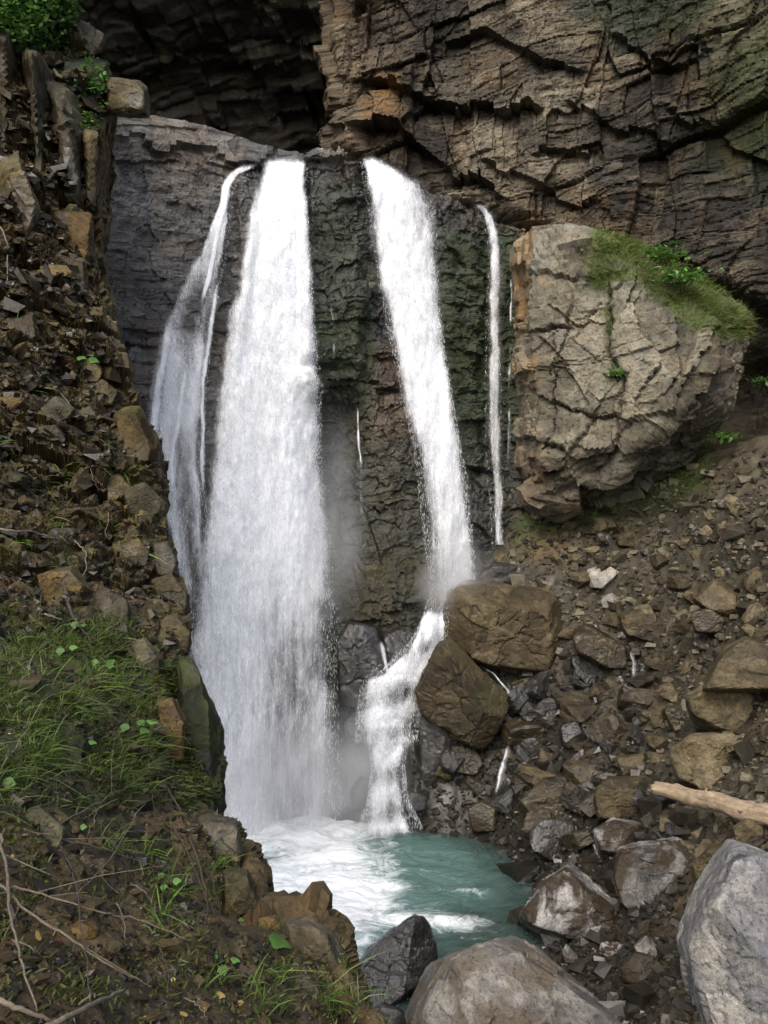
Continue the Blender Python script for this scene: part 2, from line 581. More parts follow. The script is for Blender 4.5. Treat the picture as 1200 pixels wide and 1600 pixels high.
def right_cliff():
    # plan of the foot: inner side of the gorge mouth, corner, long face, then towards the viewer
    plan = np.array([[-1.9, 40.0], [-1.55, 33], [-1.45, 29.8], [-1.25, 28.6], [-0.5, 28.2], [2.0, 27.9], [5.0, 27.3], [8.5, 26.2], [10.5, 24.6],
                     [12.5, 21.5], [14.5, 17]])
    seg = np.concatenate([[0], np.cumsum(np.linalg.norm(np.diff(plan, axis=0), axis=1))])
    nu, nv = 560, 400
    wts = np.interp(np.linspace(0, 1, nu), [0, 0.14, 0.86, 1], [seg[0], seg[3], seg[8], seg[-1]])
    X = np.interp(wts, seg, plan[:, 0])[:, None]
    Y = np.interp(wts, seg, plan[:, 1])[:, None]
    z = np.interp(np.linspace(0, 1, nv), [0, 0.15, 0.9, 1], [-3, 3.5, 15.5, 23])[None, :]
    p = np.stack([X + 0 * z, Y - 0.10 * (z - 6) + 0 * X, z + 0 * X], -1)
    px, py = proj(p)
    n = grid_normals(p)
    n = np.where(n[..., 1:2] > 0, -n, n) if n[nu // 2, nv // 2, 1] > 0 else n
    n = grid_normals(p)
    if n[nu // 2, nv // 2, 1] > 0:
        n = -n
    rot = np.array(Matrix.Rotation(math.radians(13), 3, 'Y'))
    q = p + 0.35 * np.stack([fbm(p * 0.35, 3, 21), fbm(p * 0.35, 3, 22), fbm(p * 0.5, 3, 23)], -1)
    SK = -0.25
    h0, e0, r0 = blocks(q, rot, (5.0, 9.0, 1.9), 31, 0.10, 0.5, SK)
    h1, e1, r1 = blocks(q, rot, (1.7, 4.0, 0.75), 33, 0.12, 0.7, SK)
    h2, e2, r2 = blocks(q, rot, (0.62, 2.0, 0.27), 35, 0.15, 0.8, SK)
    h3, e3, r3 = blocks(q, rot, (0.26, 1.0, 0.1), 37, 0.2, 0.9, SK)
    rj = np.array(Matrix.Rotation(math.radians(-4), 3, 'Y'))
    hj, ej, _ = facets(q, (1.2, 1.4, 4.5), 39, rj, 0.35, 0.1)
    big = ss(-0.2, 0.4, fbm(p * 0.25, 3, 45))
    d = 0.6 * h0 + 0.32 * h1 * (0.4 + 0.6 * big) + 0.10 * h2 * (0.4 + 0.6 * big) + 0.035 * h3 + 0.34 * hj + 0.03 * fbm(p * 4, 4, 41) + 0.25 * fbm(p * 0.4, 3, 46)
    d -= 0.10 * (1 - ss(0, 0.10, e0)) * (r0[..., 1] > 0.5) + 0.08 * (1 - ss(0, 0.05, e1)) * (r1[..., 1] > 0.4) + 0.03 * (1 - ss(0, 0.03, e2))
    rough_ = fbm(p * np.array([2.6, 2.6, 1.3]), 5, 47, ridge=True)
    d += 0.05 * rough_ + 0.04 * fbm(p * 7, 3, 48)
    d += roof_lines(px, py, [
        ([(530, 118), (600, 122), (650, 140), (740, 158), (835, 172)], 0.95, 40, 26),
        ([(530, 185), (570, 190), (640, 205), (700, 250), (790, 300)], 0.75, 40, 34),
        ([(700, 60), (760, 45), (850, 95), (905, 100)], 0.6, 40, 26),
        ([(840, 240), (900, 245), (930, 250)], 0.4, 30, 30),
        ([(890, 150), (960, 200), (1040, 220)], 0.5, 45, 25),
        ([(1050, 170), (1120, 210), (1200, 240)], 0.6, 40, 25),
        ([(960, 60), (1020, 90), (1110, 95)], 0.55, 40, 25),
        ([(760, 250), (850, 290), (960, 330)], 0.45, 40, 26),
    ])
    # the face is undercut along its foot
    foot = np.interp(px, [520, 560, 700, 830, 930, 1060, 1170, 1260], [240, 252, 312, 352, 385, 415, 470, 520])
    d -= 1.6 * ss(-25, 45, py - foot) + 1.8 * ss(20, 160, py - foot)
    d -= 0.3 * np.exp(-((px - (1045 - 0.08 * (py - 100))) / 16) ** 2) * ss(480, 420, py)   # deep vertical cleft
    p = p + n * d[..., None]
    stain = 0.75 * ss(560, 580, px) * ss(640, 610, px) * ss(115, 130, py) * ss(205, 190, py)
    stain = stain + 0.5 * np.exp(-((py - foot) / 26) ** 2) * ss(760, 830, px) * ss(1000, 950, px)
    stain = stain + 0.22 * ss(700, 560, px) + 0.25 * ss(0.2, 0.45, fbm(p * np.array([0.9, 0.9, 0.5]), 4, 57))
    mossy = ss(1050, 1180, px) * ss(40, 90, py) * ss(330, 200, py) * 0.5 + ss(100, 40, py) * ss(850, 950, px) * 0.35
    tone = r1[..., 0] * 0.45 + r2[..., 0] * 0.3 + r3[..., 0] * 0.15 + 0.15 * r0[..., 1]
    tone = tone + 0.14 * ss(0.5, 0.8, h2) - 0.1 - 0.6 * ss(0.05, 0.4, fbm(p * np.array([0.5, 0.5, 0.28]), 4, 49)) + 0.3 * ss(0.1, 0.4, fbm(p * 0.45, 4, 50))
    wet = ss(0.1, 0.5, fbm(p * 0.3, 3, 44)) * 0.5
    me = mesh_np('cliff', p, grid_faces(nu, nv), M['cliff'], smooth=False, attrs={'tone': tone, 'stain': stain, 'moss': mossy, 'wet': wet})
    tag(obj('cliff', me), 'tall layered grey-brown rock cliff with jutting ledges above the right-hand fall and the grassy buttress', 'cliff', kind='structure')


right_cliff()

# ---------------------------------------------------------------- wall behind the falls
TOPLINE = [(60, 150), (120, 165), (160, 178), (225, 182), (300, 195), (380, 215), (420, 232), (462, 243), (478, 252), (486, 243), (500, 238), (530, 243),
           (556, 252), (570, 255), (620, 272), (680, 305), (735, 322), (770, 340), (830, 362), (900, 380)]
_wx = [-0.3 * 22, -5.4, -4.2, -2.9, -1.6, -0.6, 0.6, 1.9, 3.6, 5.2]
_wy = [21.2, 22.2, 22.9, 23.6, 24.3, 24.6, 25.1, 25.8, 26.6, 27.2]


def wall_base(X, Z):
    y = np.interp(X, _wx, _wy)
    y = y + 0.095 * (Z + 7.2) - 0.9
    # the slab on the left lies further back towards its top
    y = y + 0.06 * np.clip(Z, 0, 20) * ss(-2.0, -4.0, X)
    px, py = 600 + F * X / y, 800 - F * Z / y
    rib = ss(468, 490, px) * (1 - ss(556, 575, px)) * (1 - ss(560, 600, py))
    y = y - 0.5 * rib
    rib2 = ss(684, 700, px) * (1 - ss(738, 756, px)) * (1 - ss(620, 760, py))
    y = y - 0.3 * rib2
    rib3 = ss(792, 812, px)
    y = y - 0.35 * rib3
    rib4 = ss(365, 380, px) * (1 - ss(408 - 0.1 * (py - 300), 425 - 0.1 * (py - 300), px)) * (1 - ss(480, 640, py))
    y = y - 0.22 * rib4
    # shelf that the main fall strikes, hollow beneath it
    y = y - 0.55 * np.exp(-((px - 525) / 45) ** 2) * ss(580, 592, py) * (1 - ss(592, 640, py))
    y = y + 0.7 * np.exp(-((px - 530) / 40) ** 2) * ss(600, 660, py) * (1 - ss(780, 930, py))
    # rock foot bulges forward near the pool
    return y


def wall_depth(px, py, n=14):
    px, py = np.asarray(px, float), np.asarray(py, float)
    Y = np.full(np.broadcast(px, py).shape, 24.5)
    for _ in range(n):
        Y = 0.5 * Y + 0.5 * wall_base((px - 600) / F * Y, (800 - py) / F * Y)
    return Y


def fall_wall():
    nu, nv, nb = 560, 470, 40
    pxs = np.linspace(70, 880, nu)
    top = lut(pxs, TOPLINE)
    v = np.linspace(0, 1, nv)
    py = 1330 + (top[:, None] - 1330) * v[None, :]
    px = np.repeat(pxs[:, None], nv, 1)
    Y = wall_depth(px, py)
    p = P(px, py, Y)
    # top: rounds off and runs back into the gorge
    t = np.linspace(0, 1, nb + 1)[1:]
    last = p[:, -1]
    back = np.stack([last[:, None, 0] * (1 + 0.2 * t), last[:, None, 1] + 7.5 * t ** 1.3, last[:, None, 2] + 0.06 * np.sqrt(t) + 0.12 * t], -1)
    left_up = 0.0
    p = np.concatenate([p, back], 1)
    px, py = proj(p)
    nvt = nv + nb
    n = grid_normals(p)
    if n[nu // 2, nv // 2, 1] > 0:
        n = -n
    rot = np.array(Matrix.Rotation(math.radians(10), 3, 'Y'))
    q = p + 0.2 * np.stack([fbm(p * 0.6, 3, 51), fbm(p * 0.6, 3, 52), fbm(p * 0.8, 3, 53)], -1)
    h0, e0, r0 = blocks(q, rot, (4.2, 6, 1.0), 61, 0.25, 0.5, 0.2)
    h1, e1, r1 = blocks(q, rot, (1.5, 3, 0.34), 63, 0.4, 0.7, 0.2)
    h2, e2, r2 = blocks(q, rot, (0.6, 1.5, 0.12), 65, 0.5, 0.9, 0.2)
    right = ss(430, 560, px)
    g1, ge1, gr1 = facets(q, (0.55, 0.55, 0.5), 71, None, 0.6)
    g2, ge2, gr2 = facets(q, (0.2, 0.22, 0.2), 73, None, 0.7)
    patchy = ss(-0.25, 0.35, fbm(p * 0.55, 3, 74))
    d = (0.11 + 0.08 * right) * h0 + (0.045 + 0.025 * right) * h1 * patchy + (0.018 + 0.002 * right) * h2 * patchy + 0.14 * fbm(p * 0.9, 4, 67) + 0.02 * fbm(p * 6, 3, 68)
    d += right * (0.10 * g1 + 0.05 * g2 + 0.05 * fbm(p * 2.5, 4, 75, ridge=True)) + (1 - right) * (0.04 * g1 + 0.02 * g2 + 0.045 * fbm(p * np.array([1.5, 1.5, 6]), 5, 76, ridge=True))
    d -= 0.03 * right * (1 - ss(0, 0.05, e1)) * patchy * (r1[..., 1] > 0.5)
    # bedding ledge under the top of the slab
    d += roof_lines(px, py, [
        ([(150, 205), (300, 240), (400, 250), (440, 255)], 0.26, 30, 14),
        ([(165, 520), (260, 535)], 0.25, 20, 16),
        ([(165, 640), (260, 655)], 0.25, 20, 16),
        ([(500, 590), (560, 592), (640, 600)], 0.3, 20, 20),
        ([(690, 720), (760, 735), (830, 740)], 0.3, 20, 22),
        ([(690, 560), (740, 575), (800, 585)], 0.2, 20, 22),
        ([(800, 690), (850, 700)], 0.3, 24, 22),
        ([(560, 960), (660, 950)], 0.3, 20, 22),
    ])
    d = d * (1 - 0.6 * ss(45, 10, py - lut(px, TOPLINE)) * ss(470, 440, px))
    d = np.where(np.arange(nvt)[None, :] > nv + 3, d * 0.35, d)
    p = p + n * d[..., None]
    nz = fbm(p * 0.8, 4, 70)
    moss = ss(462, 486, px) * (0.55 + 0.45 * ss(470, 520, py)) * (1 - ss(575, 592, px)) * ss(255, 300, py) * (1 - 0.55 * ss(560, 640, py))
    moss = np.maximum(moss, ss(676, 692, px) * ss(325, 380, py) * (1 - 0.75 * ss(640, 830, py)))
    moss = np.maximum(moss, 0.45 * ss(575, 590, px) * ss(620, 760, py) * (1 - ss(690, 720, px)))
    moss = np.maximum(moss, 0.6 * ss(255, 275, px) * (1 - ss(315, 330, px)) * ss(700, 760, py) * (1 - ss(800, 860, py)))
    moss = np.clip(moss * (1.0 + 0.9 * nz), 0, 1) * (1 - ss(806, 822, px))
    stain = 0.9 * ss(812, 824, px) * (1 - 0.8 * ss(600, 660, py)) + 0.35 * ss(690, 760, px) * (1 - ss(340, 380, py))
    stain = stain + 0.4 * ss(0.0, 0.4, nz) + 0.3 * np.exp(-((px - 605) / 60) ** 2) * ss(600, 700, py)
    wet = np.clip(1.0 - 0.55 * ss(-60, 0, -(py - lut(px, TOPLINE)) + 0) * ss(420, 300, px), 0, 1)
    dry = ss(485, 500, px) * (1 - ss(535, 550, px)) * (1 - ss(262, 290, py))
    wet = wet * (1 - 0.8 * dry) * (1 - 0.5 * ss(806, 822, px))
    tone = -0.08 - 0.18 * right + 0.45 * gr1[..., 0] + 0.2 * gr2[..., 0] + 0.15 * r0[..., 0] + 0.5 * dry + 0.12 * ss(430, 380, px) - 0.25 * right * (1 - dry) + (1 - right) * (0.55 * fbm(p * np.array([1.3, 1.3, 6.5]), 4, 77) + 0.3 * fbm(p * np.array([3, 3, 12.0]), 3, 78)) + 0.25 * ss(420, 250, px) * (1 - ss(300, 460, py)) + 0.1  # left slab lightened: its gloss highlights are painted into the tone
    me = mesh_np('rock_wall', p, grid_faces(nu, nvt), M['wall'], smooth=False, attrs={'tone': tone, 'stain': stain, 'moss': moss, 'wet': wet})
    tag(obj('rock_wall', me), 'wet dark layered rock wall with green moss that the waterfalls run down', 'rock face', kind='structure')


fall_wall()

# ---------------------------------------------------------------- ground: scree slope, pool bed
POOL_Z = -7.2
_g = [(780, 830, 26.0), (870, 805, 25.4), (960, 778, 25.2), (1080, 735, 24.6), (1180, 692, 23.6), (1300, 680, 22.2), (1400, 670, 22),
      (730, 890, 26.4), (690, 985, 25.4), (640, 1075, 24.6), (605, 1180, 23.9), (600, 1268, 23.3), (560, 1010, 25.0), (540, 1180, 24.0),
      (790, 1060, 24.0), (720, 1160, 23.3), (745, 1262, 22.6), (900, 1000, 23.5), (1000, 985, 22.7), (1100, 940, 22), (1200, 880, 20.6),
      (900, 1150, 21.8), (1050, 1150, 20), (1200, 1090, 18), (850, 1290, 20.8), (1000, 1290, 18.5), (1200, 1240, 16),
      (840, 1385, 19.2), (850, 1480, 16.6), (1000, 1420, 16.2), (1100, 1460, 14), (1250, 1400, 12.5),
      (690, 1560, 14.8), (720, 1600, 14.0), (900, 1570, 14.2), (1000, 1600, 13), (1150, 1600, 11.5)]
GPT = [tuple(P(a, b, c)) for a, b, c in _g]
GPT += [(0, 20, -8.4), (1.4, 20.2, -7.9), (-1.5, 21.5, -8.7), (-2.4, 22.6, -8.7), (-1.6, 17, -8.5), (0.6, 18, -7.95), (-0.4, 13.6, -7.9), (-5, 19, -7.8), (-4, 13, -7.6),
        (1.6, 17.2, -7.42), (0.75, 15.4, -7.36), (-5, 24, -7.8), (-1, 25.5, -6), (6, 6, -4.9), (12, 5, -4.0), (14, 10, -2.2), (5, 1, -5.5), (3, 8, -6.8), (0, 8, -7.8), (0, 1, -7.5), (-6, 4, -7), (10, 14, -1.4), (12, 19.5, 2.0), (9.5, 26, 1.5), (12, 24, 2.0), (4, 29, 1.5), (-2, 28, -2)]
GPT = np.array(GPT)


def ground_z(x, y):
    return tps(GPT[:, :2], GPT[:, 2], np.stack([x, y], -1), 0.4)


_gx = np.linspace(-8, 16, 361)
_gy = np.linspace(0.5, 30, 421)
_GXX, _GYY = np.meshgrid(_gx, _gy, indexing='ij')
_GZ = ground_z(_GXX, _GYY)
_pp = np.stack([_GXX, _GYY, _GZ], -1)
_rz = 0.16 * fbm(_pp * 0.8, 4, 81) + 0.05 * fbm(_pp * 3.3, 4, 82)
_hh, _ee, _rr = facets(_pp, (0.6, 0.6, 0.6), 83, None, 0.6)
_hh2, _ee2, _rr2 = facets(_pp, (0.2, 0.2, 0.2), 84, None, 0.7)
_amp = ss(-7.6, -6.6, _GZ) * 0.8 + 0.2
_GZ = _GZ + (_rz + 0.09 * _hh + 0.03 * _hh2) * _amp


def gz(x, y):
    """Height of the built ground (bilinear)."""
    fx = np.clip((np.asarray(x) + 8) / 24 * 360, 0, 359.99)
    fy = np.clip((np.asarray(y) - 0.5) / 29.5 * 420, 0, 419.99)
    i, j = fx.astype(int), fy.astype(int)
    a, b = fx - i, fy - j
    return (_GZ[i, j] * (1 - a) * (1 - b) + _GZ[i + 1, j] * a * (1 - b) + _GZ[i, j + 1] * (1 - a) * b + _GZ[i + 1, j + 1] * a * b)


_RS = np.linspace(6, 29, 900)


def hit(px, py):
    """Where the sight line through a pixel meets the ground: depth Y."""
    z = (800 - py) / F * _RS
    g = gz((px - 600) / F * _RS, _RS)
    b = np.nonzero(z <= g)[0]
    return float(_RS[b[0]]) if len(b) else 25.0


def ground():
    px, py = 600 + F * _GXX / _GYY, 800 - F * _GZ / _GYY
    p = np.stack([_GXX, _GYY, _GZ], -1)
    nz = fbm(p * 0.9, 4, 90)
    line = np.interp(px, [780, 860, 960, 1080, 1180], [835, 808, 775, 735, 700])
    moss = np.exp(-(np.maximum(py - line - 8, 0) / 26) ** 2) * ss(790, 830, px) * (1 - ss(1080, 1130, px)) * np.clip(0.75 + 1.2 * nz, 0, 1)
    stain = 0.8 * np.exp(-((px - 850) / 40) ** 2 - ((py - 855) / 25) ** 2) + 0.3 * ss(0.1, 0.5, nz) * ss(900, 1100, py)
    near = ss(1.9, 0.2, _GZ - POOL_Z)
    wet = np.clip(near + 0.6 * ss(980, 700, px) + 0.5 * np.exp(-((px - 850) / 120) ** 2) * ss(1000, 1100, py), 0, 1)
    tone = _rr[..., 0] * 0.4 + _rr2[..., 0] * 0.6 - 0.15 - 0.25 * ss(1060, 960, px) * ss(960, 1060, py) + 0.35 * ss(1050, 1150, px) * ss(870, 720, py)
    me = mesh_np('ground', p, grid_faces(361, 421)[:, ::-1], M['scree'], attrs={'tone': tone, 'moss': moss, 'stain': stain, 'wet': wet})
    tag(obj('ground', me), 'brown stony scree slope and pool bed rising to the right of the falls', 'ground', kind='structure')


ground()


# ---------------------------------------------------------------- pool water
def pool():
    k = NT('pool_water')
    tc = k.n('ShaderNodeTexCoord').outputs['Object']
    foam = k.attr('foam')
    depth = k.attr('depth')
    w1 = k.noise(tc, 1.1, 3, 0.5)
    add = k.n('ShaderNodeVectorMath', operation='ADD')
    k.put(add.inputs[0], tc)
    cx = k.n('ShaderNodeCombineXYZ')
    k.put(cx.inputs[0], k.math('MULTIPLY', k.noise(k.mapv(tc, loc=(5, 2, 0)), 0.9, 3, 0.5), 1.6))
    k.put(cx.inputs[1], k.math('MULTIPLY', w1, 1.6))
    k.put(add.inputs[1], cx.outputs[0])
    wv = add.outputs[0]
    a = k.noise(k.mapv(wv, (1.0, 1.9, 1)), 1.7, 8, 0.68, 1.0)
    b = k.noise(k.mapv(wv, (1.0, 1.7, 1)), 7.0, 5, 0.65, 0.6)
    pat = k.math('ADD', k.math('MULTIPLY', a, 0.7), k.math('MULTIPLY', b, 0.3))
    th = k.math('SUBTRACT', 0.86, k.math('MULTIPLY', foam, 0.72))
    fm = k.step(k.math('SUBTRACT', pat, th), -0.16, 0.17)
    fm = k.math('MAXIMUM', fm, k.math('MULTIPLY', k.step(foam, 0.35, 1.1), 0.6))
    fm = k.math('MULTIPLY', fm, k.step(foam, 0.0, 0.12))
    deep = k.step(depth, 0.05, 0.85)
    col = k.mix(k.step(a, 0.35, 0.65), (0.066, 0.13, 0.118), (0.115, 0.205, 0.186))
    col = k.mix(k.math('MULTIPLY', k.step(foam, 0.2, 0.75), 0.6), col, (0.26, 0.38, 0.37))
    nb = k.bump(k.math('ADD', a, k.math('MULTIPLY', b, 0.45)), 0.7, 0.10)
    water = k.bsdf(col, 0.12, nb, spec=0.5)
    nd = k.n('ShaderNodeBsdfPrincipled')
    k.put(nd.inputs['Base Color'], (0.05, 0.085, 0.075))
    nd.inputs['Roughness'].default_value = 0.08
    nd.inputs['IOR'].default_value = 1.33
    k.put(nd.inputs['Alpha'], 0.4)
    k.put(nd.inputs['Normal'], nb)
    clear = nd.outputs[0]
    m1 = k.n('ShaderNodeMixShader')
    k.put(m1.inputs[0], k.mixf(deep, 0.1, 0.93))
    k.put(m1.inputs[1], clear)
    k.put(m1.inputs[2], water)
    fb = k.bump(pat, 0.8, 0.12)
    fs = k.bsdf((0.86, 0.89, 0.9), 0.7, fb, spec=0.2)
    m2 = k.n('ShaderNodeMixShader')
    k.put(m2.inputs[0], fm)
    k.put(m2.inputs[1], m1.outputs[0])
    k.put(m2.inputs[2], fs)
    mat = k.surf(m2.outputs[0])

    x = np.linspace(-5.5, 4.2, 330)
    y = np.linspace(9.0, 25.5, 460)
    X, Y = np.meshgrid(x, y, indexing='ij')
    g = gz(X, Y)
    dep = np.clip(POOL_Z - g, 0, 3)
    # turbulence round the foot of the main fall and the cascade
    r1 = np.hypot((X + 2.4) / 1.7, (Y - 22.4) / 1.9)
    r2 = np.hypot((X - 0.0) / 0.8, (Y - 23.0) / 0.9)
    fo = np.clip(1.35 - 0.62 * r1, 0, 1)
    # wash running towards the near left outlet
    along = np.hypot((X + 1.65 - 0.12 * (Y - 19)) / 1.45, (Y - 18.2) / 3.6)
    fo = np.maximum(fo, np.clip(1.45 - 0.75 * along, 0, 0.95))
    fo = np.maximum(fo, np.clip(1.0 - 0.8 * r2, 0, 0.8))
    arm = np.hypot((X - 0.55) / 1.75, (Y - 17.35 - 0.12 * np.sin(X * 2)) / 0.55)
    fo = np.maximum(fo, np.clip(0.85 - 0.5 * arm, 0, 0.72))
    arm2 = np.hypot((X - 1.5) / 1.1, (Y - 18.9) / 0.35)
    fo = np.maximum(fo, np.clip(0.42 - 0.35 * arm2, 0, 0.5))
    fo = np.maximum(fo, 0.2) * (0.82 + 0.36 * fbm(np.stack([X * 0.9, Y * 0.9, 0 * X], -1), 4, 95)) + 0.10 * fbm(np.stack([X * 2.4, Y * 3.0, 0 * X], -1), 3, 96) * (fo > 0.2)
    fo *= ss(13.2, 15.5, Y)
    pp = np.stack([X, Y, 0 * X], -1)
    amp = 0.025 + 0.16 * np.clip(fo, 0, 1)
    z = POOL_Z + amp * fbm(pp * np.array([1.2, 1.9, 1]), 4, 91) + 0.25 * np.clip(1 - r1, 0, 1) ** 2
    z = z + 0.07 * np.exp(-arm ** 2 * 1.5)
    z = np.where(Y < 14, POOL_Z - 0.1 * (14 - Y) * 0.6, z)
    me = mesh_np('pool_water', np.stack([X, Y, z], -1), grid_faces(330, 460)[:, ::-1], mat, attrs={'foam': fo, 'depth': dep})
    tag(obj('pool_water', me), 'turquoise plunge pool with white foam below the main fall', 'water', kind='structure')


pool()

# ---------------------------------------------------------------- rocks
import bmesh
_ICO = {}


def ico(sub):
    if sub not in _ICO:
        bm = bmesh.new()
        bmesh.ops.create_icosphere(bm, subdivisions=sub, radius=1)
        v = np.array([q.co[:] for q in bm.verts])
        f = np.array([[q.index for q in t.verts] for t in bm.faces])
        bm.free()
        _ICO[sub] = (v / np.linalg.norm(v, axis=1, keepdims=True), f)
    return _ICO[sub]


def clip_radius(dirs, planes, k=20):
    s = np.zeros(len(dirs))
    sc = max(d for _, d in planes)
    for n, d in planes:
        n = np.asarray(n, float)
        n = n / np.linalg.norm(n)
        c = np.maximum(dirs @ n, 0) / max(d, 1e-3) * sc
        s += c ** k
    return sc / np.maximum(s, 1e-200) ** (1.0 / k)


def vnormals(v, f):
    fn = np.cross(v[f[:, 1]] - v[f[:, 0]], v[f[:, 2]] - v[f[:, 0]])
    n = np.zeros_like(v)
    for i in range(3):
        np.add.at(n, f[:, i], fn)
    return n / np.maximum(np.linalg.norm(n, axis=1, keepdims=True), 1e-12)


def roughen(v, f, size, seed, amt=1.0, layer=None, k=1.0):
    n = vnormals(v, f)
    q = v / size + (seed % 97) * 1.37
    h1, e1, r1 = facets(q, (0.42 * k, 0.42 * k, 0.3 * k), seed + 3, layer, 0.7)
    h2, e2, r2 = facets(q, (0.17 * k, 0.17 * k, 0.12 * k), seed + 5, layer, 0.8)
    h3, e3, r3 = facets(q, (0.07 * k, 0.07 * k, 0.05 * k), seed + 6, layer, 0.8)
    d = 0.03 * h1 + 0.016 * h2 + 0.007 * h3 + 0.016 * fbm(q * 2.1, 4, seed + 7) + 0.004 * fbm(q * 12, 3, seed + 8)
    d -= 0.022 * (1 - ss(0, 0.06, e1)) * (r1[..., 1] > 0.45) + 0.008 * (1 - ss(0, 0.1, e2))
    return v + n * (d * size * amt)[:, None], 0.5 * r1[..., 0] + 0.5 * r2[..., 0]


def outline_rock(pts, Y, depth=0.8, fronts=None, seed=1, sub=5, k=22, amt=1.0, tiltback=0.25, center=None):
    """A rock whose outline, seen from the front, is the polygon pts (photograph pixels) at Y metres; fronts: [(normal, share of depth)].
    Returns its centre, vertices round that centre, faces and tones."""
    pts = np.array(pts, float)
    c = pts.mean(0) if center is None else np.array(center, float)
    C = P(c[0], c[1], Y)
    W = np.stack([(pts[:, 0] - c[0]) / F * Y, -(pts[:, 1] - c[1]) / F * Y], 1)
    size = max(np.ptp(W[:, 0]), np.ptp(W[:, 1]))
    rr = np.random.default_rng(seed)
    planes = []
    m = len(W)
    area = 0.5 * np.sum(W[:, 0] * np.roll(W[:, 1], -1) - np.roll(W[:, 0], -1) * W[:, 1])
    for i in range(m):
        a, b = W[i], W[(i + 1) % m]
        e = b - a
        n2 = np.array([e[1], -e[0]]) * (1 if area > 0 else -1)
        L = np.linalg.norm(n2)
        if L < 1e-6:
            continue
        n2 /= L
        d = float(n2 @ (0.5 * (a + b)))
        if d <= 0.02 * size:
            continue
        t = rr.uniform(0.0, 0.22) * tiltback / 0.25
        A3, B3 = P(pts[i, 0], pts[i, 1], Y), P(pts[(i + 1) % m, 0], pts[(i + 1) % m, 1], Y)
        n3 = np.cross(A3, B3)
        n3 /= np.linalg.norm(n3)
        if n3[0] * n2[0] + n3[2] * n2[1] < 0:
            n3 = -n3
        # tilted about the outline edge, so the edge itself stays where it is
        n3 = n3 + np.array([0, -t, 0])
        n3 /= np.linalg.norm(n3)
        planes.append((n3, max(float(n3 @ (A3 - C)), 0.02 * size)))
    D = depth * size * 0.5
    if fronts is None:
        fronts = [((rr.uniform(-0.5, 0.5), -1, rr.uniform(-0.2, 0.6)), rr.uniform(0.65, 0.9)) for _ in range(3)]
    for n, s in fronts:
        planes.append((n, D * s))
    for _ in range(3):
        planes.append(((rr.uniform(-0.7, 0.7), 1, rr.uniform(-0.6, 0.5)), D * rr.uniform(0.8, 1.0)))
    dirs, f = ico(sub)
    k = k * 1.7
    v0 = dirs * clip_radius(dirs, planes, k)[:, None]
    edge_ = np.linalg.norm(v0, axis=1)
    for i in rr.choice(len(dirs), 16, p=edge_ ** 4 / (edge_ ** 4).sum()):
        n = dirs[i] + rr.normal(0, 0.35, 3)
        n /= np.linalg.norm(n)
        planes.append((n, float((v0 @ n).max()) * rr.uniform(0.9, 0.985)))
    v = dirs * clip_radius(dirs, planes, k)[:, None]
    v, tone = roughen(v, f, size, seed, amt * 0.48)
    return C, v, f, tone, size


def shaded(v, f):
    return v, f


# ---- pale buttress with a grassy top
BUTT_Y = 24.6


